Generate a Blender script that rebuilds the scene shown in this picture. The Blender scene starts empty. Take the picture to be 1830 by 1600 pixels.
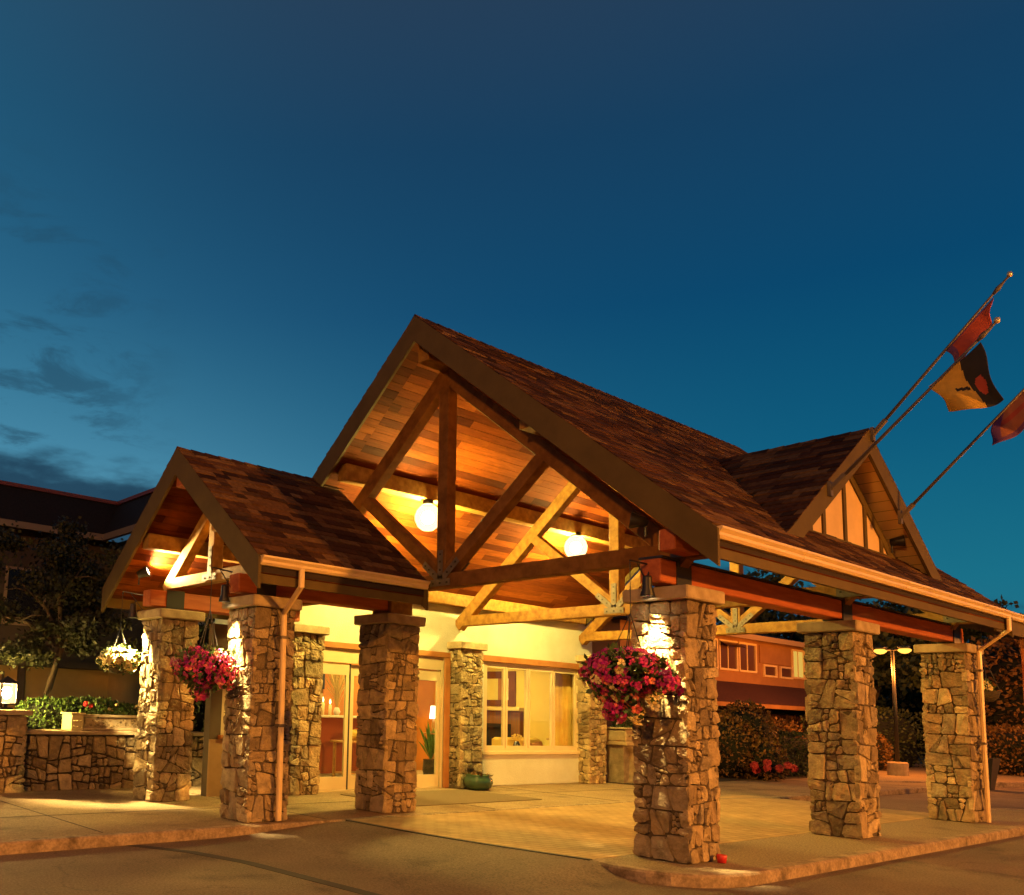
import bpy, math, random
from mathutils import Vector, Matrix
R_ = math.radians
scene = bpy.context.scene
col = scene.collection

# ------------------------------------------------------------------ camera
cd = bpy.data.cameras.new("camera"); cam = bpy.data.objects.new("camera", cd); col.objects.link(cam)
yaw, pit, rol = R_(52.395), R_(7.258), R_(1.983)
F = Vector((math.cos(yaw)*math.cos(pit), math.sin(yaw)*math.cos(pit), math.sin(pit)))
Rt0 = Vector((math.sin(yaw), -math.cos(yaw), 0)); U0 = Rt0.cross(F)
Rt = math.cos(rol)*Rt0 + math.sin(rol)*U0
Up = -math.sin(rol)*Rt0 + math.cos(rol)*U0
cam.matrix_world = Matrix(((Rt.x, Up.x, -F.x, -9.416), (Rt.y, Up.y, -F.y, -5.556), (Rt.z, Up.z, -F.z, 1.501), (0, 0, 0, 1)))
cd.sensor_fit = 'HORIZONTAL'; cd.sensor_width = 36.0; cd.lens = 36.0*1586.037/1830
cd.shift_x = (915-573.0)/1830; cd.shift_y = (1066.44-800)/1830
cd.clip_start = 0.05; cd.clip_end = 3000
scene.camera = cam

# ------------------------------------------------------------------ render + view
scene.render.engine = 'CYCLES'
scene.view_settings.view_transform = 'Standard'; scene.view_settings.look = 'None'
scene.view_settings.exposure = 0.0; scene.view_settings.gamma = 1.0
scene.cycles.use_denoising = True
scene.cycles.max_bounces = 6; scene.cycles.transparent_max_bounces = 16
scene.cycles.sample_clamp_indirect = 6.0; scene.cycles.sample_clamp_direct = 0.0
scene.cycles.caustics_reflective = False; scene.cycles.caustics_refractive = False

# ------------------------------------------------------------------ dusk sky
SUNSET = (0.02, 1.0, 0.0)
world = bpy.data.worlds.new("World"); scene.world = world; world.use_nodes = True
nt = world.node_tree; N = nt.nodes; L = nt.links; N.clear()
def wn(t, **k):
    n = N.new(t)
    for a, b in k.items(): setattr(n, a, b)
    return n
def wmath(op, a, b=None, clamp=False):
    n = wn('ShaderNodeMath', operation=op, use_clamp=clamp)
    for i, x in enumerate((a, b)):
        if x is None: continue
        if isinstance(x, (int, float)): n.inputs[i].default_value = x
        else: L.new(x, n.inputs[i])
    return n.outputs[0]
def wmix(fac, a, b, bt='MIX'):
    n = wn('ShaderNodeMix', data_type='RGBA', blend_type=bt)
    for i, x in ((0, fac), (6, a), (7, b)):
        if isinstance(x, (int, float)): n.inputs[i].default_value = x
        elif isinstance(x, tuple): n.inputs[i].default_value = x
        else: L.new(x, n.inputs[i])
    return n.outputs[2]
def wramp(fac, pts, interp='EASE'):
    n = wn('ShaderNodeValToRGB'); cr = n.color_ramp; cr.interpolation = interp
    while len(cr.elements) < len(pts): cr.elements.new(0.5)
    for e, (p, c) in zip(cr.elements, pts): e.position = p; e.color = c if len(c) == 4 else (*c, 1)
    L.new(fac, n.inputs[0]); return n.outputs[0]
tc = wn('ShaderNodeTexCoord'); nrm = wn('ShaderNodeVectorMath', operation='NORMALIZE'); L.new(tc.outputs['Generated'], nrm.inputs[0])
sx = wn('ShaderNodeSeparateXYZ'); L.new(nrm.outputs[0], sx.inputs[0])
zz = wmath('MAXIMUM', sx.outputs[2], 0.0)
hz = wn('ShaderNodeCombineXYZ'); L.new(sx.outputs[0], hz.inputs[0]); L.new(sx.outputs[1], hz.inputs[1])
hn = wn('ShaderNodeVectorMath', operation='NORMALIZE'); L.new(hz.outputs[0], hn.inputs[0])
dt = wn('ShaderNodeVectorMath', operation='DOT_PRODUCT'); L.new(hn.outputs[0], dt.inputs[0]); dt.inputs[1].default_value = SUNSET
az = wmath('MAXIMUM', dt.outputs['Value'], 0.0)
base = wramp(zz, [(0.0, (.018, .165, .235)), (.14, (.005, .155, .240)), (.28, (.0005, .098, .195)), (.42, (.0005, .060, .150)), (.56, (.006, .047, .113)), (.70, (.021, .046, .088)), (.9, (.026, .045, .075))], 'LINEAR')
glow = wmath('MULTIPLY', wmath('POWER', az, 5.0), wmath('POWER', wmath('SUBTRACT', 1.0, zz), 6.5))
skyc = wmix(wmath('MULTIPLY', glow, 4.4, True), base, (.15, .44, .61, 1.0))
side = wmath('MULTIPLY', wmath('POWER', az, 12.0), wmath('SUBTRACT', 1.0, zz))
skyc = wmix(wmath('MULTIPLY', side, .75, True), skyc, (.022, .18, .31, 1.0))
# dusk cloud bars low towards the sunset
mp = wn('ShaderNodeMapping'); mp.inputs['Scale'].default_value = (3.6, 3.6, 11.0); mp.inputs['Location'].default_value = (.35, .2, .1); L.new(nrm.outputs[0], mp.inputs[0])
no = wn('ShaderNodeTexNoise'); no.inputs['Scale'].default_value = 2.3; no.inputs['Detail'].default_value = 9; no.inputs['Roughness'].default_value = .62; no.inputs['Distortion'].default_value = .4; L.new(mp.outputs[0], no.inputs['Vector'])
cl = wramp(no.outputs['Fac'], [(.50, (0, 0, 0)), (.64, (1, 1, 1))])
band = wramp(zz, [(.20, (1, 1, 1)), (.34, (.9, .9, .9)), (.46, (.55, .55, .55)), (.56, (0, 0, 0))])
azm = wramp(dt.outputs['Value'], [(.885, (0, 0, 0)), (.945, (1, 1, 1))])
cm = wmath('MULTIPLY', wmath('MULTIPLY', cl, band), azm)
skyc = wmix(wmath('MULTIPLY', cm, .68), skyc, (.012, .058, .105, 1.0))
# heavier cloud bank right above the roofs
no2 = wn('ShaderNodeTexNoise'); no2.inputs['Scale'].default_value = 4.0; no2.inputs['Detail'].default_value = 7; L.new(mp.outputs[0], no2.inputs['Vector'])
hb = wmath('ADD', wmath('ADD', zz, wmath('MULTIPLY', wmath('SUBTRACT', no2.outputs['Fac'], .5), .08)), wmath('MULTIPLY', wmath('SUBTRACT', .95, dt.outputs['Value']), .22))
bank = wramp(hb, [(.238, (1, 1, 1)), (.270, (0, 0, 0))])
skyc = wmix(wmath('MULTIPLY', bank, .92), skyc, (.006, .036, .075, 1.0))
nish = wn('ShaderNodeTexSky', sky_type='NISHITA'); nish.sun_disc = False; nish.sun_elevation = R_(-2.0); nish.sun_rotation = R_(1.0)
skyc = wmix(.02, skyc, nish.outputs[0], 'ADD')
bg = wn('ShaderNodeBackground'); L.new(skyc, bg.inputs[0]); bg.inputs[1].default_value = 1.0
wo = wn('ShaderNodeOutputWorld'); L.new(bg.outputs[0], wo.inputs[0])

# last faint afterglow from the sunset side
sd = bpy.data.lights.new("afterglow", 'SUN'); sd.energy = 0.03; sd.angle = R_(20); sd.color = (.55, .75, 1.0)
so = bpy.data.objects.new("afterglow", sd); col.objects.link(so); so.rotation_euler = Vector((-.02, -1, -.25)).to_track_quat('-Z', 'Y').to_euler()

# lamp colours (linear)
GLOBE_COL = (1.0, .75, .175); SODIUM = (1.0, .37, .048); SPOT_COL = (1.0, .72, .27); ROOM_COL = (1.0, .74, .20)

# ------------------------------------------------------------------ materials
MATS = {}
def mat(name, c=(.5, .5, .5), rough=.8, c2=None, scale=6, stretch=(1, 1, 1), detail=6, bump=0, bscale=None, isl=None, metal=0, mixlo=.35, mixhi=.65, spec=.3, emit=None, es=0, bdist=.02, grain=None, stain=None, crack=None):
    m = bpy.data.materials.new(name); m.use_nodes = True; t = m.node_tree; n = t.nodes; l = t.links
    b = n['Principled BSDF']; b.inputs['Roughness'].default_value = rough; b.inputs['Metallic'].default_value = metal
    b.inputs['Specular IOR Level'].default_value = spec
    co = n.new('ShaderNodeTexCoord'); mp = n.new('ShaderNodeMapping'); mp.inputs['Scale'].default_value = stretch; l.new(co.outputs['Object'], mp.inputs[0])
    cur = None
    def rgb(c): 
        x = n.new('ShaderNodeRGB'); x.outputs[0].default_value = (*c, 1); return x.outputs[0]
    cur = rgb(c)
    if isl:
        g = n.new('ShaderNodeNewGeometry'); r = n.new('ShaderNodeValToRGB'); r.color_ramp.interpolation = 'LINEAR'
        while len(r.color_ramp.elements) < len(isl): r.color_ramp.elements.new(.5)
        for i, (e, cc) in enumerate(zip(r.color_ramp.elements, isl)): e.position = i/(len(isl)-1); e.color = (*cc, 1)
        l.new(g.outputs['Random Per Island'], r.inputs[0]); cur = r.outputs[0]
    def noise(sc, dt=detail):
        x = n.new('ShaderNodeTexNoise'); x.inputs['Scale'].default_value = sc; x.inputs['Detail'].default_value = dt; x.inputs['Roughness'].default_value = .6; l.new(mp.outputs[0], x.inputs['Vector']); return x.outputs['Fac']
    if c2 is not None:
        r = n.new('ShaderNodeMapRange'); r.inputs[1].default_value = mixlo; r.inputs[2].default_value = mixhi; l.new(noise(scale), r.inputs[0])
        x = n.new('ShaderNodeMix'); x.data_type = 'RGBA'; l.new(r.outputs[0], x.inputs[0]); l.new(cur, x.inputs[6])
        if isinstance(c2, (int, float)):
            x.blend_type = 'MULTIPLY'; x.inputs[7].default_value = (c2, c2, c2, 1)
        else: x.inputs[7].default_value = (*c2, 1)
        cur = x.outputs[2]
    def darken(fac_out):
        x = n.new('ShaderNodeMix'); x.data_type = 'RGBA'; x.blend_type = 'MULTIPLY'; x.inputs[0].default_value = 1; l.new(cur, x.inputs[6]); l.new(fac_out, x.inputs[7]); return x.outputs[2]
    if stain:
        r = n.new('ShaderNodeMapRange'); r.inputs[1].default_value = .56; r.inputs[2].default_value = .70; r.inputs[3].default_value = 1; r.inputs[4].default_value = stain[1]; l.new(noise(stain[0], 5), r.inputs[0]); cur = darken(r.outputs[0])
    if crack:
        nz = n.new('ShaderNodeTexNoise'); nz.inputs['Scale'].default_value = 1.2; nz.inputs['Detail'].default_value = 5; l.new(mp.outputs[0], nz.inputs['Vector'])
        va = n.new('ShaderNodeVectorMath'); va.operation = 'MULTIPLY_ADD'; l.new(nz.outputs['Color'], va.inputs[0]); va.inputs[1].default_value = (1.1, 1.1, 0); l.new(mp.outputs[0], va.inputs[2])
        vo = n.new('ShaderNodeTexVoronoi'); vo.feature = 'DISTANCE_TO_EDGE'; vo.voronoi_dimensions = '2D'; vo.inputs['Scale'].default_value = crack[0]; l.new(va.outputs[0], vo.inputs['Vector'])
        r = n.new('ShaderNodeMapRange'); r.inputs[1].default_value = crack[1]; r.inputs[2].default_value = crack[1]*2.2; r.inputs[3].default_value = crack[2]; r.inputs[4].default_value = 1; l.new(vo.outputs['Distance'], r.inputs[0]); cur = darken(r.outputs[0])
    if grain:
        r = n.new('ShaderNodeMapRange'); r.inputs[1].default_value = .32; r.inputs[2].default_value = .68; r.inputs[3].default_value = grain[1]; r.inputs[4].default_value = grain[2]; l.new(noise(grain[0], 3), r.inputs[0])
        x = n.new('ShaderNodeMix'); x.data_type = 'RGBA'; x.blend_type = 'MULTIPLY'; x.inputs[0].default_value = 1; l.new(cur, x.inputs[6]); l.new(r.outputs[0], x.inputs[7]); cur = x.outputs[2]
    l.new(cur, b.inputs['Base Color'])
    if bump:
        bp = n.new('ShaderNodeBump'); bp.inputs['Strength'].default_value = bump; bp.inputs['Distance'].default_value = bdist
        l.new(noise(bscale or scale*4, 8), bp.inputs['Height']); l.new(bp.outputs[0], b.inputs['Normal'])
    if emit: b.inputs['Emission Color'].default_value = (*emit, 1); b.inputs['Emission Strength'].default_value = es
    MATS[name] = m; return m
def emitter(name, c, s):
    m = bpy.data.materials.new(name); m.use_nodes = True; t = m.node_tree; t.nodes.clear()
    e = t.nodes.new('ShaderNodeEmission'); e.inputs[0].default_value = (*c, 1); e.inputs[1].default_value = s
    o = t.nodes.new('ShaderNodeOutputMaterial'); t.links.new(e.outputs[0], o.inputs[0]); return m
def shell_glass(name, c, s, tr=.75):
    m = bpy.data.materials.new(name); m.use_nodes = True; t = m.node_tree; t.nodes.clear()
    a = t.nodes.new('ShaderNodeBsdfTransparent'); a.inputs[0].default_value = (tr, tr*.97, tr*.9, 1); e = t.nodes.new('ShaderNodeEmission'); e.inputs[0].default_value = (*c, 1); e.inputs[1].default_value = s
    d = t.nodes.new('ShaderNodeAddShader'); o = t.nodes.new('ShaderNodeOutputMaterial'); t.links.new(a.outputs[0], d.inputs[0]); t.links.new(e.outputs[0], d.inputs[1]); t.links.new(d.outputs[0], o.inputs[0]); return m
def paver_mat(name, c1, c2, mo, sc, w, h, bump):
    m = mat(name, c1, .85, spec=.25); t = m.node_tree; n = t.nodes; l = t.links; b = n['Principled BSDF']
    co = n.new('ShaderNodeTexCoord'); br = n.new('ShaderNodeTexBrick'); br.inputs['Scale'].default_value = sc
    br.inputs['Color1'].default_value = (*c1, 1); br.inputs['Color2'].default_value = (*c2, 1); br.inputs['Mortar'].default_value = (*mo, 1)
    br.inputs['Brick Width'].default_value = w; br.inputs['Row Height'].default_value = h; br.inputs['Mortar Size'].default_value = .012; br.inputs['Mortar Smooth'].default_value = .3
    l.new(co.outputs['Object'], br.inputs['Vector'])
    no = n.new('ShaderNodeTexNoise'); no.inputs['Scale'].default_value = 1.3; no.inputs['Detail'].default_value = 6; l.new(co.outputs['Object'], no.inputs['Vector'])
    r = n.new('ShaderNodeMapRange'); r.inputs[1].default_value = .3; r.inputs[2].default_value = .7; r.inputs[3].default_value = .72; r.inputs[4].default_value = 1.1; l.new(no.outputs['Fac'], r.inputs[0])
    x = n.new('ShaderNodeMix'); x.data_type = 'RGBA'; x.blend_type = 'MULTIPLY'; x.inputs[0].default_value = 1
    l.new(br.outputs['Color'], x.inputs[6]); l.new(r.outputs[0], x.inputs[7]); l.new(x.outputs[2], b.inputs['Base Color'])
    bp = n.new('ShaderNodeBump'); bp.inputs['Strength'].default_value = bump; bp.inputs['Distance'].default_value = .01; bp.invert = True
    l.new(br.outputs['Fac'], bp.inputs['Height']); l.new(bp.outputs[0], b.inputs['Normal']); return m
def glass_mat(name, tint=(.97, .97, .95)):
    m = bpy.data.materials.new(name); m.use_nodes = True; t = m.node_tree; t.nodes.clear()
    tr = t.nodes.new('ShaderNodeBsdfTransparent'); tr.inputs[0].default_value = (*tint, 1)
    gl = t.nodes.new('ShaderNodeBsdfGlossy'); gl.inputs['Roughness'].default_value = .02
    lw_ = t.nodes.new('ShaderNodeLayerWeight'); lw_.inputs['Blend'].default_value = .5
    pw_ = t.nodes.new('ShaderNodeMath'); pw_.operation = 'POWER'; t.links.new(lw_.outputs['Facing'], pw_.inputs[0]); pw_.inputs[1].default_value = 4.0
    fr = t.nodes.new('ShaderNodeMath'); fr.operation = 'MULTIPLY_ADD'; t.links.new(pw_.outputs[0], fr.inputs[0]); fr.inputs[1].default_value = .5; fr.inputs[2].default_value = .03
    mx = t.nodes.new('ShaderNodeMixShader'); o = t.nodes.new('ShaderNodeOutputMaterial')
    t.links.new(fr.outputs[0], mx.inputs[0]); t.links.new(tr.outputs[0], mx.inputs[1]); t.links.new(gl.outputs[0], mx.inputs[2]); t.links.new(mx.outputs[0], o.inputs[0]); return m

STONE = mat('fieldstone', rough=.82, isl=[(.17, .115, .055), (.45, .32, .155), (.27, .19, .09), (.58, .43, .21), (.20, .14, .07), (.40, .31, .18), (.36, .25, .12), (.63, .47, .24), (.24, .165, .08)], c2=.42, scale=8, mixlo=.40, mixhi=.78, bump=1.0, bscale=19, bdist=.045, spec=.4)
MORTAR = mat('dark_mortar', (.095, .070, .042), .95, bump=.6, bscale=60)
CAPM = mat('cast_stone', (.44, .34, .20), .85, c2=(.31, .23, .13), scale=7, bump=.5, bscale=45, bdist=.01)
ASPH = mat('asphalt', (.13, .096, .064), .8, c2=(.22, .162, .108), grain=(42, .6, 1.35), stain=(.9, .55), crack=(.17, .0016, .8), scale=.55, bump=1.0, bscale=75, bdist=.02, mixlo=.3, mixhi=.7, spec=.3)
AGG = mat('exposed_aggregate', (.34, .255, .14), .85, c2=(.19, .14, .08), grain=(36, .6, 1.3), stain=(1.4, .7), scale=70, bump=.7, bscale=120, bdist=.008, mixlo=.35, mixhi=.62)
SIDEW = mat('brushed_concrete', (.34, .24, .125), .85, c2=(.23, .155, .08), grain=(48, .62, 1.25), stain=(1.6, .6), scale=1.1, bump=.9, bscale=70, bdist=.012, mixlo=.3, mixhi=.72)
KERB = mat('kerb_concrete', (.37, .27, .165), .85, c2=(.20, .14, .08), grain=(30, .7, 1.2), stain=(2.5, .55), scale=5, bump=.5, bscale=60, bdist=.01)
STRIP = mat('dark_strip', (.035, .03, .027), .7)
PAVE = paver_mat('clay_pavers', (.47, .31, .135), (.38, .245, .105), (.29, .185, .08), 1.0, .22, .11, .3)
MATM = mat('entrance_mat_fibre', (.19, .135, .075), .95, c2=(.14, .10, .055), scale=60, bump=.6, bscale=200)
SOFF = mat('cedar_boards', rough=.85, isl=[(.125, .026, .003), (.19, .043, .005), (.050, .008, .001), (.26, .066, .008), (.15, .032, .004), (.026, .004, .001), (.22, .054, .006), (.08, .014, .002), (.17, .038, .0045)], c2=.68, scale=7, stretch=(.5, 6, 6), bump=.15, bscale=20, spec=.08)
FIR = mat('fir_timber', (.34, .18, .036), .75, c2=(.20, .092, .017), scale=4, stretch=(2.2, 2.2, 2.2), bump=.2, bscale=40, bdist=.005)
DFIR = mat('dark_timber', (.22, .100, .024), .8, c2=(.125, .052, .012), scale=5, bump=.3, bscale=40, bdist=.006, spec=.15)  # darker timber tone, given to the front truss only
RED = mat('stained_timber', (.42, .115, .035), .65, c2=(.30, .072, .022), scale=3, stretch=(.7, 6, 6), bump=.2, bscale=30, bdist=.005)
OLIVE = mat('olive_paint', (.115, .075, .018), .75, c2=(.09, .058, .013), scale=3, bump=.15, bscale=50, bdist=.004)
CREAMP = mat('gutter_enamel', (.74, .54, .26), .4, c2=(.66, .47, .22), scale=4, spec=.5)
SHING = mat('shingle_tabs', rough=.9, isl=[(.055, .019, .008), (.15, .066, .024), (.020, .007, .005), (.24, .125, .048), (.085, .031, .012), (.028, .009, .005), (.13, .050, .018)], c2=.55, scale=14, bump=.8, bscale=140, bdist=.006, spec=.15)
DECK = mat('roof_deck', (.035, .022, .015), .9)
STUCCO = mat('cream_stucco', (.56, .56, .47), .9, c2=(.51, .50, .40), scale=2.2, bump=.9, bscale=42, bdist=.012, spec=.1)
PANEL = mat('gable_panel_paint', (.78, .54, .25), .85, c2=(.70, .48, .22), scale=3, bump=.3, bscale=60, bdist=.006)
TRIM = mat('chestnut_trim', (.40, .17, .05), .55, c2=(.33, .13, .036), scale=5)
DFRAME = mat('almond_aluminium', (.62, .49, .28), .4, c2=(.57, .45, .25), scale=3, spec=.5)
GLASS = glass_mat('clear_glazing')
mat('umber_siding', (.10, .07, .045), .9, c2=(.075, .05, .033), scale=1.5)
DARKM = mat('black_metal', (.018, .016, .015), .45, spec=.5)
STEEL = mat('galvanised_plate', (.17, .13, .085), .6, metal=.2, c2=(.11, .085, .055), scale=9, spec=.5)
BOLT = mat('bolt_heads', (.05, .04, .03), .5, metal=.5)
WHITE_GLOW = emitter('lamp_bulb_glow', GLOBE_COL, 3500)
GLOBE_SHELL = shell_glass('frosted_globe', (1, .80, .38), 1.35)
LANTERN_SHELL = shell_glass('amber_lantern_glass', (1, .70, .24), 1.2)
SPOT_GLOW = emitter('spot_lens_glow', (1, .80, .5), 30)
SOD_GLOW = emitter('sodium_glow', (1, .44, .06), 2.6)
LANTERN_GLOW = emitter('lantern_glow', (1, .68, .20), 2600)
SHADE_GLOW = emitter('lamp_shade_glow', (1, .86, .62), 4.5)
DOWN_GLOW = emitter('downlight_glow', ROOM_COL, 400)
FLAME = emitter('candle_flame_glow', (1, .75, .3), 9)
LITWIN = emitter('lit_blind_glow', (1, .60, .10), .75)

# ------------------------------------------------------------------ mesh builder
def vadd(a, b, s=1.0): return (a[0]+b[0]*s, a[1]+b[1]*s, a[2]+b[2]*s)
class MB:
    def __init__(s): s.v = []; s.f = []; s.m = []
    def face(s, pts, mi=0):
        b = len(s.v); s.v += [tuple(p) for p in pts]; s.f.append(tuple(range(b, b+len(pts)))); s.m.append(mi)
    def mesh(s, vs, fs, mi=0):
        b = len(s.v); s.v += [tuple(p) for p in vs]
        for f in fs: s.f.append(tuple(b+i for i in f)); s.m.append(mi)
    def box(s, x0, x1, y0, y1, z0, z1, mi=0):
        s.mesh([(x0, y0, z0), (x1, y0, z0), (x1, y1, z0), (x0, y1, z0), (x0, y0, z1), (x1, y0, z1), (x1, y1, z1), (x0, y1, z1)],
               [(0, 3, 2, 1), (4, 5, 6, 7), (0, 1, 5, 4), (1, 2, 6, 5), (2, 3, 7, 6), (3, 0, 4, 7)], mi)
        return s
    def cbox(s, x0, x1, y0, y1, z0, z1, c=.01, mi=0):          # box with chamfered edges
        ring = lambda d, z: [(x0+d+c, y0+d, z), (x1-d-c, y0+d, z), (x1-d, y0+d+c, z), (x1-d, y1-d-c, z), (x1-d-c, y1-d, z), (x0+d+c, y1-d, z), (x0+d, y1-d-c, z), (x0+d, y0+d+c, z)]
        vs = ring(c, z0)+ring(0, z0+c)+ring(0, z1-c)+ring(c, z1); fs = [tuple(range(7, -1, -1)), tuple(range(24, 32))]
        for k in range(3):
            for i in range(8): fs.append((k*8+i, k*8+(i+1) % 8, k*8+8+(i+1) % 8, k*8+8+i))
        s.mesh(vs, fs, mi); return s
    def beam(s, a, b, w, h, up=(0, 0, 1), mi=0, c=.008):        # timber from a to b, width w, height h
        a, b = Vector(a), Vector(b); d = (b-a).normalized(); sd = d.cross(Vector(up)).normalized(); u = sd.cross(d)
        P = [(-w/2+c, -h/2), (w/2-c, -h/2), (w/2, -h/2+c), (w/2, h/2-c), (w/2-c, h/2), (-w/2+c, h/2), (-w/2, h/2-c), (-w/2, -h/2+c)]
        vs = [a+sd*p+u*q for p, q in P]+[b+sd*p+u*q for p, q in P]
        s.mesh(vs, [tuple(range(8)), tuple(range(15, 7, -1))]+[(i, i+8, (i+1) % 8+8, (i+1) % 8) for i in range(8)], mi); return s
    def prism(s, prof, ext, mi=0):                              # profile polygon (3d pts) extruded by vector
        n = len(prof); s.mesh([tuple(p) for p in prof]+[vadd(p, ext) for p in prof],
               [tuple(range(n)), tuple(range(2*n-1, n-1, -1))]+[(i, i+n, (i+1) % n+n, (i+1) % n) for i in range(n)], mi); return s
    def tube(s, path, r, n=8, mi=0, cap=True):
        path = [Vector(p) for p in path]; rr = r if isinstance(r, (list, tuple)) else [r]*len(path); vs = []
        ref = Vector((0, 0, 1))
        for i, p in enumerate(path):
            d = (path[min(i+1, len(path)-1)]-path[max(i-1, 0)]).normalized()
            q = ref if abs(d.dot(ref)) < .95 else Vector((1, 0, 0)); a = d.cross(q).normalized(); b = d.cross(a)
            for k in range(n): t = 2*math.pi*k/n; vs.append(p+(a*math.cos(t)+b*math.sin(t))*rr[i])
        fs = []
        for i in range(len(path)-1):
            for k in range(n): fs.append((i*n+k, i*n+(k+1) % n, (i+1)*n+(k+1) % n, (i+1)*n+k))
        if cap: fs += [tuple(range(n-1, -1, -1)), tuple(range((len(path)-1)*n, len(path)*n))]
        s.mesh(vs, fs, mi); return s
    def lathe(s, c, prof, n=20, mi=0):                          # prof: (r,z)
        vs = []; fs = []
        for r, z in prof:
            for k in range(n): t = 2*math.pi*k/n; vs.append((c[0]+r*math.cos(t), c[1]+r*math.sin(t), c[2]+z))
        for i in range(len(prof)-1):
            for k in range(n): fs.append((i*n+k, i*n+(k+1) % n, (i+1)*n+(k+1) % n, (i+1)*n+k))
        s.mesh(vs, fs, mi); return s
    def build(s, name, mats, parent=None, smooth=False):
        o0 = Vector((0, 0, 0))
        if parent is not None:
            p = parent
            while p.parent is not None: p = p.parent
            o0 = Vector(p.location)
        else:
            xs = [q[0] for q in s.v]; ys = [q[1] for q in s.v]; zs = [q[2] for q in s.v]
            o0 = Vector(((min(xs)+max(xs))/2, (min(ys)+max(ys))/2, min(zs)))
        me = bpy.data.meshes.new(name); me.from_pydata([tuple(Vector(q)-o0) for q in s.v], [], s.f)
        for m in (mats if isinstance(mats, (list, tuple)) else [mats]): me.materials.append(m)
        me.polygons.foreach_set('material_index', s.m)
        if smooth: me.polygons.foreach_set('use_smooth', [True]*len(s.f))
        me.update(); o = bpy.data.objects.new(name, me); col.objects.link(o)
        if parent is not None: o.parent = parent
        else: o.location = o0
        return o
def tag(o, label, cat, group=None):
    o['label'] = label; o['category'] = cat
    if group: o['group'] = group
    return o
def thing(name, label, cat, loc, group=None):
    o = bpy.data.objects.new(name, None); o.empty_display_size = .2; col.objects.link(o); o.location = loc
    return tag(o, label, cat, group)
def struct(o, kind='structure'): o['kind'] = kind; return o
def root_of(o):
    while o.parent: o = o.parent
    return o

# ------------------------------------------------------------------ fieldstone facing (clipped power diagram)
def clip_poly(poly, a, b, c):                                   # keep a*x+b*y<=c
    out = []; n = len(poly)
    for i in range(n):
        p, q = poly[i], poly[(i+1) % n]; dp = a*p[0]+b*p[1]-c; dq = a*q[0]+b*q[1]-c
        if dp <= 0: out.append(p)
        if (dp < 0 < dq) or (dq < 0 < dp):
            t = dp/(dp-dq); out.append((p[0]+(q[0]-p[0])*t, p[1]+(q[1]-p[1])*t))
    return out
def stone_cells(w, h, rng, size, rag=1.0):
    # rubble: a face split again and again by slightly tilted cuts
    def area(p): return abs(sum(p[k][0]*p[(k+1) % len(p)][1]-p[(k+1) % len(p)][0]*p[k][1] for k in range(len(p)))/2)
    out = []; todo = [[(0, 0), (w, 0), (w, h), (0, h)]]
    while todo:
        p = todo.pop(); xs_ = [q[0] for q in p]; ys_ = [q[1] for q in p]; bw, bh = max(xs_)-min(xs_), max(ys_)-min(ys_)
        lim = size*size*rng.choice((.22, .4, .7, 1.0, 1.5, 2.1)); asp = max(bw, bh)/max(min(bw, bh), .01)
        if area(p) < lim and asp < rng.uniform(1.5, 2.3): out.append(p); continue
        vert = bw > bh*rng.uniform(.7, 1.25); t = rng.uniform(.30, .70); an = rng.gauss(0, .05 if area(p) > .35 else .19)
        cx, cy = min(xs_)+bw*(t if vert else rng.uniform(.4, .6)), min(ys_)+bh*(rng.uniform(.4, .6) if vert else t)
        nx_, ny_ = (math.cos(an), math.sin(an)) if vert else (math.sin(an), math.cos(an)); c = nx_*cx+ny_*cy
        for q in (clip_poly(p, nx_, ny_, c), clip_poly(p, -nx_, -ny_, -c)):
            if len(q) >= 3 and area(q) > .0009: todo.append(q)
    return out
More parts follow.
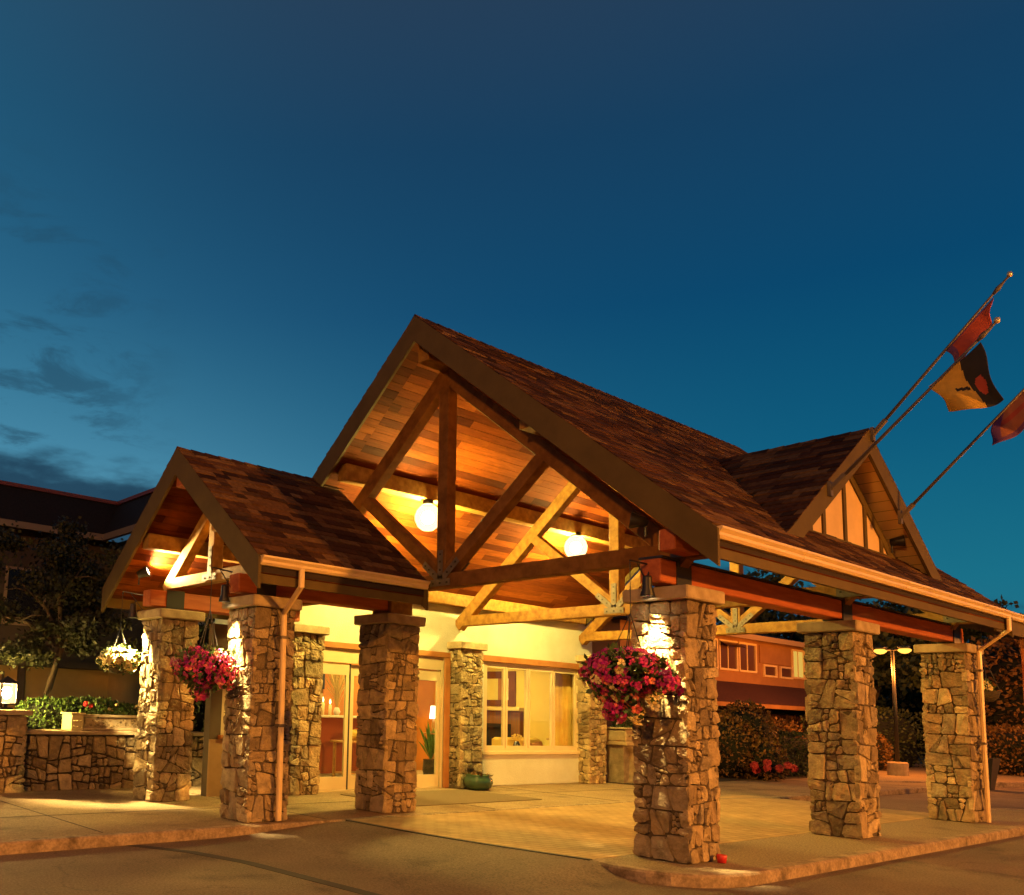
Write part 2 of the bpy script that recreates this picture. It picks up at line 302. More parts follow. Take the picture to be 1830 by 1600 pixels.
def lay_stones(mb, O, Ud, Vd, Nd, w, h, rng, size=.235, depth=(.012, .046), back=-.03, gap=.0045, mi=0, rag=1.0):
    O, Ud, Vd, Nd = map(Vector, (O, Ud, Vd, Nd))
    for poly in stone_cells(w, h, rng, size, rag):
        pts = []                                                # knock corners off + split edges
        n = len(poly)
        for k in range(n):
            p, q = poly[k], poly[(k+1) % n]; ln = math.hypot(q[0]-p[0], q[1]-p[1])
            if ln < .012: continue
            t = min(.30, rng.choice((.012, .022, .035, .055))/ln); t2 = min(.30, rng.choice((.012, .025, .045))/ln)
            ts = (t, rng.uniform(.4, .6), 1-t2) if ln > .09 else (t, 1-t2)
            for tt in ts: pts.append((p[0]+(q[0]-p[0])*tt, p[1]+(q[1]-p[1])*tt))
        if len(pts) < 4: continue
        cx = sum(p[0] for p in pts)/len(pts); cy = sum(p[1] for p in pts)/len(pts)
        rmin = min(math.hypot(p[0]-cx, p[1]-cy) for p in pts)
        def ring(g, dz, jit):
            out = []
            for p in pts:
                dx, dy = p[0]-cx, p[1]-cy; r = math.hypot(dx, dy); k = max(.2, (r-g-rng.random()*jit)/r)
                px, py = cx+dx*k, cy+dy*k
                if p[0] < .001: px = 0
                if p[0] > w-.001: px = w
                out.append(O+Ud*px+Vd*py+Nd*dz)
            return out
        d = rng.uniform(*depth); tl = rng.uniform(-.012, .012), rng.uniform(-.012, .012)
        g2 = min(.014, rmin*.25)
        r0 = ring(gap, back, 0); r1 = ring(gap, d*.6, .009); r2 = ring(gap+g2*.4, d, .007); r3 = ring(gap+g2*2.6, d+.004, .016)
        n = len(pts)
        for k, p in enumerate(pts):
            tilt = ((p[0]-cx)*tl[0]+(p[1]-cy)*tl[1])/max(rmin, .03); e = Nd*(tilt+rng.uniform(-.004, .004))
            r2[k] += e*.8; r3[k] += e+Nd*rng.uniform(-.009, .007)
        ctr = O+Ud*cx+Vd*cy+Nd*(d+rng.uniform(-.004, .016))
        vs = r0+r1+r2+r3+[ctr]; fs = []
        for lv in range(3):
            for k in range(n): fs.append((lv*n+k, lv*n+(k+1) % n, lv*n+n+(k+1) % n, lv*n+n+k))
        for k in range(n): fs.append((3*n+k, 3*n+(k+1) % n, 4*n))
        mb.mesh(vs, fs, mi)
def stone_column(x, y, label, seed, a=.334, h=2.85, top=3.0, group='stone columns around the entrance', ay=None):
    rng = random.Random(seed); ay = ay or a
    t = thing('stone_column', label, 'column', (x, y, 0), group)
    mb = MB(); k = .035
    mb.box(x-a+k, x+a-k, y-ay+k, y+ay-k, -.02, h, 1)
    for O, Ud, Nd, w in (((x-a+k, y-ay+k, 0), (1, 0, 0), (0, -1, 0), 2*(a-k)), ((x+a-k, y-ay+k, 0), (0, 1, 0), (1, 0, 0), 2*(ay-k)),
                         ((x+a-k, y+ay-k, 0), (-1, 0, 0), (0, 1, 0), 2*(a-k)), ((x-a+k, y+ay-k, 0), (0, -1, 0), (-1, 0, 0), 2*(ay-k))):
        O = Vector(O)-Vector(Ud)*.026; lay_stones(mb, O, Ud, (0, 0, 1), Nd, w+.052, h, rng)
    mb.build('shaft', [STONE, MORTAR], t)
    c = MB(); o = .072; c.cbox(x-a-o, x+a+o, y-ay-o, y+ay+o, h, top, .014); c.build('capstone', CAPM, t)
    return t

# ------------------------------------------------------------------ roofs
def shingle_slope(mb, E0, A, S, Nn, Ln, H, rng, inside=None, e=.145):
    E0, A, S, Nn = map(Vector, (E0, A, S, Nn)); i = 0; s0 = -.02
    while s0 < H:
        s1 = min(s0+e+.03, H+.005); x = -rng.random()*.25
        while x < Ln:
            w = rng.choice((.18, .26, .34, .44, .55)); xa, xb = max(x, 0), min(x+w-.004, Ln); x += w
            if xb-xa < .03: continue
            if inside and not inside((xa+xb)/2, (s0+s1)/2): continue
            ft = rng.choice((.010, .014, .019)); dz = rng.uniform(0, .006)*(1 if rng.random() < .5 else 0); sj = rng.choice((0, 0, .012, -.01))
            P = lambda u, v, z: E0+A*u+S*v+Nn*z
            a, b, c, d = P(xa, s0+sj, ft+dz), P(xb, s0+sj, ft+dz), P(xb, s1, .003), P(xa, s1, .003)
            a2, b2 = P(xa, s0+sj, -.003), P(xb, s0+sj, -.003)
            mb.mesh([a, b, c, d, a2, b2], [(0, 1, 2, 3), (4, 5, 1, 0), (4, 0, 3), (5, 2, 1)])
        s0 += e; i += 1
def board_slope(mb, E0, A, S, Nd, Ln, H, rng, bw=.14, inside=None, lens=(.7, 3.2)):
    E0, A, S, Nd = map(Vector, (E0, A, S, Nd)); s0 = 0
    while s0 < H-.01:
        s1 = min(s0+bw-.006, H); x = -rng.random()*2
        while x < Ln:
            w = rng.uniform(*lens); xa, xb = max(x, 0), min(x+w-.003, Ln); x += w
            if xb-xa < .02: continue
            P = lambda u, v, z: E0+A*u+S*v+Nd*z
            z = rng.uniform(0, .002)
            mb.mesh([P(xa, s0, z), P(xb, s0, z), P(xb, s1, z), P(xa, s1, z), P(xa, s0, -.015), P(xb, s0, -.015), P(xb, s1, -.015), P(xa, s1, -.015)],
                    [(0, 1, 2, 3), (0, 4, 5, 1), (2, 6, 7, 3), (1, 5, 6, 2), (3, 7, 4, 0)])
        s0 += bw
def roof_slope(root, x0, x1, ye, ze, yr, zr, rng, th=.24, inside=None, name='roof_slope', boards=True, y_cut=None):
    # one pitch running along X; (ye,ze) eave, (yr,zr) ridge
    s = 1 if yr > ye else -1; S = Vector((0, yr-ye, zr-ze)); H = S.length; S /= H
    Nn = Vector((0, -s*S.z, abs(S.y))); A = Vector((1, 0, 0))
    E = Vector((x0, ye, ze))
    mb = MB(); shingle_slope(mb, E, A, S, Nn, x1-x0, H, rng, inside); sh = mb.build(name, SHING, root)
    d = MB(); k = .02; dz = (0, 0, -th+.03)
    d.prism([(x0+k, ye, ze-.012), (x1-k, ye, ze-.012), (x1-k, yr, zr-.012), (x0+k, yr, zr-.012)], dz); d.build('roof_deck', DECK, sh)
    if boards:
        b = MB(); board_slope(b, E+Vector((0, 0, -th)), A, S, -Nn, x1-x0, H, rng); b.build('soffit', SOFF, root)
def barge(root, x, ye, ze, yr, zr, depth, th=.045, sgn=1, mat_=None, name='barge_board'):
    # verge board in a plane x=const, plumb cut tail
    mb = MB(); mb.prism([(x, ye, ze), (x, yr, zr), (x, yr, zr-depth), (x, ye, ze-depth)], (th*sgn, 0, 0)); return mb.build(name, mat_ or OLIVE, root)
def gutter(root, x0, x1, y, z, sgn=1):
    # K-profile, y = roof edge side, opens up; sgn +1 faces -Y
    prof = [(0, 0), (0, -.115), (.06, -.115), (.085, -.085), (.085, -.055), (.12, -.02), (.12, .004), (.105, .004), (.105, -.015), (.072, -.05), (.072, -.08), (.052, -.103), (.012, -.103), (.012, 0)]
    mb = MB(); mb.prism([(x0, y-sgn*p, z+q) for p, q in prof], (x1-x0, 0, 0)); 
    for xx in (x0-.002, x1-.006): mb.prism([(xx, y-sgn*p, z+q) for p, q in prof[:7]], (.008, 0, 0))
    xx = x0+1.9
    while xx < x1-.5: mb.prism([(xx, y-sgn*(p*1.03+.002), z+q*1.02-.002) for p, q in prof[1:7]]+[(xx, y-sgn*.03, z-.02)], (.05, 0, 0)); xx += 3.05
    return mb.build('gutter', CREAMP, root)
def downspout(root, pts, w=.075, dpt=.06):
    mb = MB()
    for a, b in zip(pts[:-1], pts[1:]):
        a, b = Vector(a), Vector(b); d = (b-a).normalized(); mb.beam(a-d*.012, b+d*.012, w, dpt, up=(0, 1, 0.02) if abs(d.y) < .9 else (0, 0, 1), c=.014)
    dp = mb.build('downspout', CREAMP, root); a, b = Vector(pts[-2]), Vector(pts[-1])
    for t in (.12, .55): c = a.lerp(b, t); m = MB(); m.box(c.x-w*.75, c.x+w*.75, c.y-dpt*.56, c.y-dpt*.52, c.z-.02, c.z+.02); m.box(c.x-w*.6, c.x-w*.52, c.y-dpt*.5, c.y+.09, c.z-.02, c.z+.02); m.box(c.x+w*.52, c.x+w*.6, c.y-dpt*.5, c.y+.09, c.z-.02, c.z+.02); m.build('strap', STEEL, dp)
    return dp

# ================================================================== GROUND
rng = random.Random(11)
def smooth(a, b, t): t = max(0, min(1, (t-a)/(b-a))); return t*t*(3-2*t)
def ground_z(x, y):
    z = -.125
    r = smooth(-3.6, -1.3, x)*smooth(10.4, 9.6, x)*smooth(-.15, .3, y)*smooth(5.2, 4.0, y)   # the drive rises to the pavers
    return z+.118*r
g = MB()
xs = [-250, -120, -60, -35, -22, -15, -11, -9, -8, -7]+[-6+.25*i for i in range(24)]+[0, 2, 4, 6, 8, 9, 9.5, 9.75, 10, 10.25, 10.5, 11, 13, 16, 20, 25, 32, 40, 55, 80, 140, 300]
ys = [-250, -120, -60, -35, -22, -15, -11, -8, -6, -4.5, -3.5, -2.5, -2, -1.5, -1, -.5]+[-.25+.25*i for i in range(26)]+[6.5, 7, 8, 10, 13, 18, 25, 40, 70, 140, 300]
base_i = {}
for j, y in enumerate(ys):
    for i, x in enumerate(xs): g.v.append((x, y, ground_z(x, y)))
nx = len(xs)
for j in range(len(ys)-1):
    for i in range(nx-1): g.f.append((j*nx+i, j*nx+i+1, (j+1)*nx+i+1, (j+1)*nx+i)); g.m.append(0)
struct(g.build('car_park', ASPH, None, smooth=True))
# clay paver drive under the canopy
p = MB(); n_ = 28
lft = [(-1.05-.33*((y-.4)/3.5)-.10*math.sin((y-.4)/3.5*math.pi), y) for y in [.4+3.72*i/n_ for i in range(n_+1)]]
p.prism([(x, y, -.10) for x, y in lft]+[(9.7, 4.12, -.10), (9.7, .4, -.10)], (0, 0, .101)); struct(p.build('driveway', PAVE))
# thin edge course of the drive
ec = MB()
for a, b in zip(lft[:-1], lft[1:]): ec.prism([(a[0]-.012, a[1], -.09), (b[0]-.012, b[1], -.09), (b[0]+.05, b[1], -.09), (a[0]+.05, a[1], -.09)], (0, 0, .094))
struct(ec.build('driveway_edging', STRIP))
# sidewalk along the building with kerb
sw = MB()
kl = [(-60, 3.2), (-14, 3.72), (-8, 3.95), (-6, 4.02), (-4.6, 4.08), (-3.4, 4.12), (-1.3, 4.15), (6.8, 4.15), (8.2, 3.75), (10, 3.55), (24, 3.5)]
sw.prism([(x, y+.14, -.2) for x, y in kl]+[(24, 6.4, -.2), (9.3, 9.0, -.2), (9.0, 9.35, -.2), (-60, 9.35, -.2)], (0, 0, .2)); struct(sw.build('sidewalk', SIDEW))
kb = MB()
for (a, b), q in zip(zip(kl[:-1], kl[1:]), range(20)):
    top = .003
    vs = [(a[0], a[1], -.2), (a[0], a[1], top-.02), (a[0], a[1]+.02, top), (a[0], a[1]+.15, top), (a[0], a[1]+.15, -.2)]
    kb.mesh(vs+[(b[0], b[1]+v[1]-a[1], v[2]) for v in vs], [(i, (i+1) % 5, 5+(i+1) % 5, 5+i) for i in range(5)]+[(4, 3, 2, 1, 0), (5, 6, 7, 8, 9)])
struct(kb.build('sidewalk_kerb', KERB))
# control joints in the sidewalk
cj = MB()
for x in (-9.2, -7.0, -4.9, -1.6, 1.9, 5.4): cj.box(x, x+.014, 4.3, 9.3, .0005, .0035)
cj.box(-20, 9, 6.02, 6.033, .0005, .0035); struct(cj.build('sidewalk_joint', STRIP))
# narrow dark strip over the asphalt, running out from the kerb
sm = MB(); sp = [(-4.62, 4.05), (-4.25, 3.35), (-4.05, 2.5), (-4.0, 1.6), (-3.95, .6), (-3.9, -1), (-3.8, -5)]
for a, b in zip(sp[:-1], sp[1:]): sm.prism([(a[0]-.09, a[1], ground_z(*a)+.001), (b[0]-.09, b[1], ground_z(*b)+.001), (b[0]+.05, b[1], ground_z(*b)+.001), (a[0]+.05, a[1], ground_z(*a)+.001)], (0, 0, .003))
struct(sm.build('car_park_strip', STRIP))
# raised island carrying the outer columns
def offset_in(pl, d):
    out = []; n = len(pl)
    for i in range(n):
        a, b, c = Vector(pl[i-1]), Vector(pl[i]), Vector(pl[(i+1) % n]); t = ((b-a).normalized()+(c-b).normalized()).normalized(); out.append(tuple(b+Vector((-t.y, t.x))*d))
    return out
def island(pl, z0, zt, name, kd=.16):
    inn = offset_in(pl, kd); e = offset_in(pl, .022); n = len(pl); m = MB()
    lay = [(pl, z0), (pl, zt-.022), (e, zt), (inn, zt), (inn, zt-.05)]
    vs = [(x, y, z) for q, z in lay for x, y in q]; fs = []
    for k in range(4):
        for i in range(n): fs.append((k*n+i, k*n+(i+1) % n, (k+1)*n+(i+1) % n, (k+1)*n+i))
    m.mesh(vs, fs); struct(m.build(name+'_kerb', KERB))
    t = MB(); t.face([(x, y, zt-.003) for x, y in inn]); struct(t.build(name, AGG))
arc = [(-.62, .60), (-.88, .54), (-1.04, .40), (-1.12, .2), (-1.14, -.05), (-1.10, -.30), (-1.0, -.52), (-.82, -.72), (-.58, -.85), (-.3, -.915), (0, -.935)]
island(arc+[(4, -.935), (8, -.935), (12.4, -.935), (12.8, -.8), (13, -.5), (13, .2), (12.6, .55), (8, .62), (4, .62)], -.2, 0.0, 'traffic_island')
# planted island far right with the street lamp
island([(18.6, 5.2), (18.2, 5.9), (18.6, 6.6), (22, 9.0), (40, 13), (60, 13), (60, 1.8), (34, 1.9), (25, 3.0), (20.5, 4.4)][::-1], -.3, .03, 'parking_island', .2)
# planting bed behind the low wall
pb = MB(); pb.box(-40, .2, 9.62, 16.7, -.3, .94); struct(pb.build('planting_bed', mat('bark_mulch', (.035, .024, .016), .95, c2=(.06, .04, .025), scale=30, bump=1, bscale=60)))
pr_ = MB(); pr_.box(9.4, 60, 6.6, 40, -.3, .02); struct(pr_.build('garden_soil', MATS['bark_mulch']))

# ================================================================== STONE COLUMNS
C2, C3 = 4.358, 8.80
stone_column(0, 0, 'fieldstone column at the front of the island behind the big magenta flower basket', 1)
stone_column(C2, 0, 'middle fieldstone column of the three on the island, lit yellow on its left face', 2)
stone_column(C3, 0, 'fieldstone column at the far right with a pale downspout in front of it', 3)
stone_column(-.04, 4.81, 'fieldstone column standing before the sliding glass doors', 4)
stone_column(-2.57, 4.66, 'fieldstone column with the bent downspout on its right and a lit spotlight', 5)
stone_column(-2.56, 7.31, 'fieldstone column furthest left with the white flower basket beside it', 6)
stone_column(.168, 7.36, 'fieldstone pillar against the wall at the left side of the glass doors', 7, ay=.2)
stone_column(4.429, 7.36, 'fieldstone pillar against the wall between the glass doors and the window', 8, ay=.2)
stone_column(8.80, 7.36, 'fieldstone pillar against the wall at the right end of the window', 9, ay=.2)

# ================================================================== MAIN CANOPY
SL = .8443; YR, ZR = 3.65, 7.375; XF, XB = -.74, 8.80
rz = lambda y: ZR-SL*abs(y-YR)
can = thing('entrance_canopy', 'large gabled timber canopy with brown shingle roof and open trusses over the driveway', 'canopy', (4, 3.65, 0))
roof_slope(can, XF, XB, -.86, rz(-.86), YR, ZR, random.Random(21))
roof_slope(can, XF, -.32, 6.12, rz(6.12), YR, ZR, random.Random(22))
roof_slope(can, -.319, XB, 8.2, rz(8.2), YR, ZR, random.Random(23))
rc = MB(); rr = random.Random(5); x = XF
while x < XB:                                                    # ridge caps
    w = .24; 
    rc.mesh([(x, YR-.13, ZR-.10), (x+w+.03, YR-.13, ZR-.105), (x+w+.03, YR, ZR+.012), (x, YR, ZR+.026), (x, YR+.13, ZR-.10), (x+w+.03, YR+.13, ZR-.105)], [(0, 1, 2, 3), (3, 2, 5, 4)]); x += w
rc.build('ridge_cap', SHING, can)
# verge boards front and back
barge(can, XF-.003, -.94, 3.5, YR, ZR, .40); barge(can, XF-.003, 6.15, rz(6.15), YR, ZR, .40)
barge(can, XB-.04, -.94, 3.5, YR, ZR, .40); barge(can, XB-.04, 8.24, rz(8.24), YR, ZR, .40)
fb = MB(); fb.box(XF+.045, XB-.045, -.855, -.812, 3.215, 3.535); fb.build('fascia', OLIVE, can)
gutter(can, XF+.03, 8.78, -.857, 3.52)
downspout(can, [(8.70, -.915, 3.42), (8.70, -.915, 3.22), (8.86, -.43, 2.90), (8.88, -.42, .02)])
# purlins and ridge beam
for y, lo in ((1.75, .24), (5.55, .24)):
    m = MB(); z1 = rz(y)-lo; m.cbox(-.5, 8.6, y-.11, y+.11, z1-.28, z1-.004); m.build('purlin', FIR, can)
m = MB(); m.cbox(-.55, 8.6, YR-.11, YR+.11, ZR-.66, ZR-.33); m.build('ridge_beam', FIR, can)
# beams on the outer columns with steel saddles
for a, b in ((-.47, C2-.16), (C2+.16, C3-.16)):
    m = MB(); m.cbox(a, b, -.13, .13, 3.045, 3.315, .012); m.build('eave_beam', RED, can)
    m = MB(); m.box(a+.01, b, -.15, .15, 3.318, 3.345); m.build('flashing', DARKM, can)
for x in (0, C2, C3):
    m = MB(); m.box(x-.155, x+.155, -.142, -.133, 3.0, 3.35); m.box(x-.155, x+.155, .133, .142, 3.0, 3.35); m.box(x-.15, x+.15, -.13, .13, 3.0, 3.04); 
    if x > 0: m.box(x-.14, x+.14, -.12, .12, 3.04, 3.34)
    m.build('saddle_bracket', DARKM, can)
m = MB(); m.cbox(C3+.16, C3+.36, -.13, .13, 3.045, 3.315); m.build('eave_beam', RED, can)
# trusses
def truss(root, x, y0, y1, yc, zb, slope, ztc, w=.19, ch=.21, tcv=.30, struts=True, kw=.2, FIR=FIR):
    # zb: underside of bottom chord; ztc(y): underside of the top chord; y1 far end, yc king post
    t = MB(); t.cbox(x-w/2, x+w/2, y0, y1, zb, zb+ch)
    for s in (-1, 1):
        ye = max(y0, -.16) if s < 0 else y1
        a = Vector((x, ye+(.05 if s < 0 else -.05), ztc(ye)+tcv/2)); b = Vector((x, yc-.02*-s, ztc(yc)+tcv/2))
        d = (b-a).normalized(); t.beam(a-d*.12, b, w-.006, tcv*math.cos(math.atan(slope)), up=(0, 0, 1))
    fr = t.build('roof_truss', FIR, root)
    k = MB(); k.cbox(x-w/2-.004, x+w/2+.004, yc-kw/2, yc+kw/2, zb+ch+.001, ztc(yc)+tcv*.6); k.build('king_post', FIR, fr)
    if struts:
        for s in (-1, 1):
            ys = yc+s*1.82; zs = ztc(ys)+.04
            m = MB(); m.beam((x, yc+s*.10, zb+ch+.04), (x, ys, zs), w-.012, .18, up=(0, 0, 1)); m.build('strut', FIR, fr)
    for fs in (-1, 1):
        gp = MB(); xx = x+fs*(w/2+.012); T = .008*fs
        def plate(c, d, L_, W_):
            c = Vector(c); d = Vector(d).normalized(); n = Vector((0, -d.z, d.y)); q = [c-n*W_/2, c+n*W_/2, c+n*W_/2+d*L_, c-n*W_/2+d*L_]
            gp.prism([tuple(v) for v in q], (T, 0, 0))
            for u in (.35, .62, .86): 
                bc = c+d*L_*u; gp.box(bc.x+min(T, 0)*1.8, bc.x+max(T, 0)*1.8, bc.y-.014, bc.y+.014, bc.z-.014, bc.z+.014, 1)
        c0 = (xx, yc, zb+ch*.5)
        gp.box(min(xx, xx+T*1.02), max(xx, xx+T*1.02), yc-.2, yc+.2, zb+.03, zb+.13)
        for u in (-.14, 0, .14): gp.box(min(xx, xx+T*1.9), max(xx, xx+T*1.9), yc+u-.015, yc+u+.015, zb+.055, zb+.085, 1)
        plate(c0, (0, 0, 1), .46, .10)
        if struts:
            z2 = ztc(yc+1.82)+.04-zb-ch
            for s in (-1, 1): plate((xx, yc+s*.03, zb+ch*.6), (0, s*1.72, z2), .42, .10)
        tp = MB()
        if y0 < 0: tp.box(min(xx, xx+T), max(xx, xx+T), y0+.04, y0+.42, zb+.02, zb+ch+.06); [tp.box(min(xx, xx+T*1.9), max(xx, xx+T*1.9), y0+.1+.13*q-.014, y0+.1+.13*q+.014, zb+.08, zb+.11, 1) for q in range(3)]; tp.build('heel_plate', [STEEL, BOLT], fr)
        gp.build('gusset_plate', [STEEL, BOLT], fr)
    return fr
ztc = lambda y: 6.475-SL*abs(y-YR)
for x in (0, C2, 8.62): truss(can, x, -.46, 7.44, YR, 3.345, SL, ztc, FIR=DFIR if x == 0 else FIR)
m = MB(); m.cbox(.55, 8.5, 7.27, 7.45, 3.75, 4.0); m.build('wall_plate', FIR, can)
# exposed beam stub posts between front truss and verge
m = MB(); m.cbox(-.62, -.12, -.40, -.20, 3.36, 3.60); m.build('beam_stub', RED, can)

# dormer gable facing the car park
dx, DZ, dys, dyb = 4.42, 5.81, .728, -.5
dm = MB(); dm.box(2.66, 6.20, -.11, -.075, 3.6, 4.185); 
dm.prism([(dx-1.78, -.075, 4.185), (dx+1.78, -.075, 4.185), (dx, -.075, 4.185+1.78*dys)], (0, -.035, 0)); dm = dm.build('dormer', PANEL, can)
def on_main(y): return rz(y)
rg = random.Random(31); jy = YR-(ZR-DZ)/SL                      # ridge meets the main roof at y=jy
for s in (-1, 1):
    E = Vector((dx+s*2.80, dyb, DZ-dys*2.80)); S = Vector((-s*2.80, 0, dys*2.80)); H = S.length; S /= H; Nn = Vector((s*dys, 0, 1)).normalized(); A = Vector((0, 1, 0))
    def ins(a, u):                                              # keep what lies above the main roof
        P_ = E+A*a+S*u; return P_.z > rz(P_.y)-.06
    mb = MB(); shingle_slope(mb, E, A, S, Nn, jy-dyb+.1, H, rg, ins, e=.145); mb.build('dormer_slope', SHING, dm)
    dk = MB(); zt = DZ-.02; ze = DZ-dys*2.78-.02
    dk.mesh([(dx+s*2.78, dyb+.02, ze), (dx, dyb+.02, zt), (dx, jy+.1, zt), (dx+s*2.78, -.3, ze), (dx+s*2.78, dyb+.02, ze-.1), (dx, dyb+.02, zt-.1), (dx, jy, zt-.1), (dx+s*2.78, -.35, ze-.1)],
            [(0, 1, 2, 3), (7, 6, 5, 4), (0, 4, 5, 1), (3, 2, 6, 7)]); dk.build('dormer_deck', DECK, dm)
    sf = MB(); zs = lambda xx: DZ-dys*abs(xx-dx)-.15
    xa = dx+s*2.62
    nb = 16
    for i in range(nb):
        u0, u1 = dx+s*2.62*i/nb, dx+s*2.62*(i+1)/nb-s*.006
        sf.mesh([(u0, dyb+.04, zs(u0)), (u1, dyb+.04, zs(u1)), (u1, -.08, zs(u1)), (u0, -.08, zs(u0))], [(0, 1, 2, 3)])
    sf.build('dormer_soffit', PANEL, dm)
    bb = MB(); bb.prism([(dx, dyb, DZ), (dx+s*2.82, dyb, DZ-dys*2.82), (dx+s*2.80, dyb, DZ-dys*2.80-.30), (dx, dyb, DZ-.36)], (0, .045, 0)); bb.build('dormer_barge_board', OLIVE, dm)
    rt = MB(); rt.beam((dx+s*.04, -.125, 4.185+1.66*dys), (dx+s*1.74, -.125, 4.185-.04*dys), .03, .13, up=(0, 0, 1)); rt.build('rake_trim', OLIVE, dm)
for xx in (-1.12, -.70, .01, .72, 1.30):
    hgt = 4.185+(1.78-abs(xx))*dys-.06
    m = MB(); m.box(dx+xx-.045, dx+xx+.045, -.137, -.112, 4.20, hgt); m.build('batten', OLIVE, dm)
m = MB(); m.box(dx-1.78, dx+1.78, -.15, -.112, 4.10, 4.20); m.build('sill_trim', OLIVE, dm)
rc = MB(); y = dyb
while y < jy: rc.mesh([(dx-.13, y, DZ-.085), (dx, y, DZ+.026), (dx+.13, y, DZ-.085), (dx-.13, y+.27, DZ-.09), (dx, y+.27, DZ+.012), (dx+.13, y+.27, DZ-.09)], [(0, 1, 4, 3), (1, 2, 5, 4)]); y += .24
rc.build('dormer_ridge_cap', SHING, dm)

# ================================================================== SMALL CANOPY
sy, sz, ssl = 6.0, 5.306, .8156; SX0, SX1 = -3.32, -.34
szf = lambda y: sz-ssl*abs(y-sy)
sc_ = thing('porch_canopy', 'smaller gabled porch roof with shingles and pale gutter, in front of the big canopy', 'canopy', (-1.8, 6.0, 0))
roof_slope(sc_, SX0, SX1, 3.71, szf(3.71), sy, sz, random.Random(41), th=.25)
roof_slope(sc_, SX0, SX1, 8.29, szf(8.29), sy, sz, random.Random(42), th=.25)
rc = MB(); x = SX0
while x < SX1: rc.mesh([(x, sy-.13, sz-.098), (x+.27, sy-.13, sz-.103), (x+.27, sy, sz+.012), (x, sy, sz+.026), (x, sy+.13, sz-.098), (x+.27, sy+.13, sz-.103)], [(0, 1, 2, 3), (3, 2, 5, 4)]); x += .24
rc.build('ridge_cap', SHING, sc_)
for x, sg in ((SX0-.003, 1), (SX1-.04, 1)):
    barge(sc_, x, 3.657, szf(3.657), sy, sz, .41); barge(sc_, x, 8.343, szf(8.343), sy, sz, .41)
m = MB(); m.box(SX0+.045, SX1-.045, 3.72, 3.76, 3.07, 3.43); m.build('fascia', OLIVE, sc_)
gutter(sc_, SX0+.03, SX1-.02, 3.717, 3.405)
m = MB(); m.box(SX0+.045, SX1-.045, 8.24, 8.28, 3.07, 3.43); m.build('fascia', OLIVE, sc_)
gutter(sc_, SX0+.03, SX1-.02, 8.283, 3.405, -1)
downspout(sc_, [(-2.64, 3.66, 3.30), (-2.64, 3.66, 3.08), (-2.50, 4.22, 2.78), (-2.45, 4.235, .04)])
for y in (4.70, 7.31):
    m = MB(); m.cbox(-3.02, -.05, y-.13, y+.13, 3.05, 3.31, .012); m.build('eave_beam', RED, sc_)
    for q in (-.143, .133):
        m = MB(); m.box(-2.73, -2.41, y+q, y+q+.01, 3.0, 3.33); m.build('saddle_bracket', DARKM, sc_)
m = MB(); m.cbox(-.30, .16, 4.50, 4.94, 3.005, 3.335); m.build('beam_end_block', FIR, sc_)
zts = lambda y: 4.47-ssl*abs(y-sy)
truss(sc_, -2.56, 4.62, 7.42, sy, 3.355, ssl, zts, w=.17, ch=.175, tcv=.25, struts=False, kw=.17)
truss(sc_, -.62, 4.62, 7.42, sy, 3.355, ssl, zts, w=.17, ch=.175, tcv=.25, struts=False, kw=.17)
for y in (4.95, 7.05):
    z1 = szf(y)-.26; m = MB(); m.cbox(-3.22, -.4, y-.1, y+.1, z1-.27, z1-.03); m.build('purlin', FIR, sc_)
m = MB(); m.cbox(-3.25, -.4, sy-.09, sy+.09, sz-.58, sz-.33); m.build('ridge_beam', RED, sc_)

# ================================================================== LOBBY BUILDING
lob = thing('lobby_building', 'cream stucco lobby with sliding glass doors and a wide window under the canopy', 'building', (4, 9.5, 0))
w = MB(); Y0, Y1 = 7.5, 7.68
def wall_x(x0, x1, z0, z1): w.box(x0, x1, Y0, Y1, z0, z1)
wall_x(-.30, .60, 0, 3.9)
wall_x(.60, 4.02, 2.68, 3.9); wall_x(4.02, 5.17, 0, 3.9); wall_x(5.17, 8.53, 0, .72); wall_x(5.17, 8.53, 2.68, 3.9); wall_x(8.53, 9.05, 0, 3.9)
w.box(9.0, 9.15, 7.68, 12.0, -.02, 3.9); w.box(-.60, -.45, 7.68, 9.05, 0, 3.9); w.box(-.60, .42, 9.05, 9.2, 0, 3.9); w.box(.27, .42, 9.2, 12, 0, 3.9)
w.build('wall', STUCCO, lob)
w = MB(); wall_x(-1.62, -1.40, 0, 2.9); wall_x(-1.40, -.301, 0, 1.0); wall_x(-1.40, -.301, 2.35, 2.9); w.build('screen_wall', MATS['umber_siding'] if 'umber_siding' in MATS else DECK, lob)
m = MB(); m.box(-1.625, -.3, 7.46, 7.499, .0, .945); m.build('lower_panel', mat('tan_panel', (.34, .20, .085), .8, c2=(.28, .16, .065), scale=3), lob)
m = MB(); m.box(5.12, 9.06, 7.468, 7.499, .02, .66); m.build('wainscot', STUCCO, lob)
m = MB(); m.box(.43, 9.0, 11.6, 11.75, 0, 3.1); m.build('rear_wall', mat('terracotta_paint', (.58, .22, .035), .8, c2=(.52, .19, .03), scale=2), lob)
m = MB(); m.box(8.94, 8.999, 7.69, 11.6, 0, 3.1); m.build('side_wall', mat('butter_paint', (.74, .58, .16), .8, c2=(.70, .54, .14), scale=2), lob)
m = MB(); m.box(.43, 9.0, 7.68, 11.6, 3.05, 3.25); m.box(-.44, .42, 7.69, 9.04, 3.05, 3.25); m.build('ceiling', mat('ceiling_paint', (.75, .68, .5), .9), lob)
m = MB(); m.box(.27, 9.15, 7.6, 12.0, 3.9, 4.0); m.box(-.6, .26, 7.6, 9.2, 3.9, 4.0); m.build('flat_roof', DECK, lob)
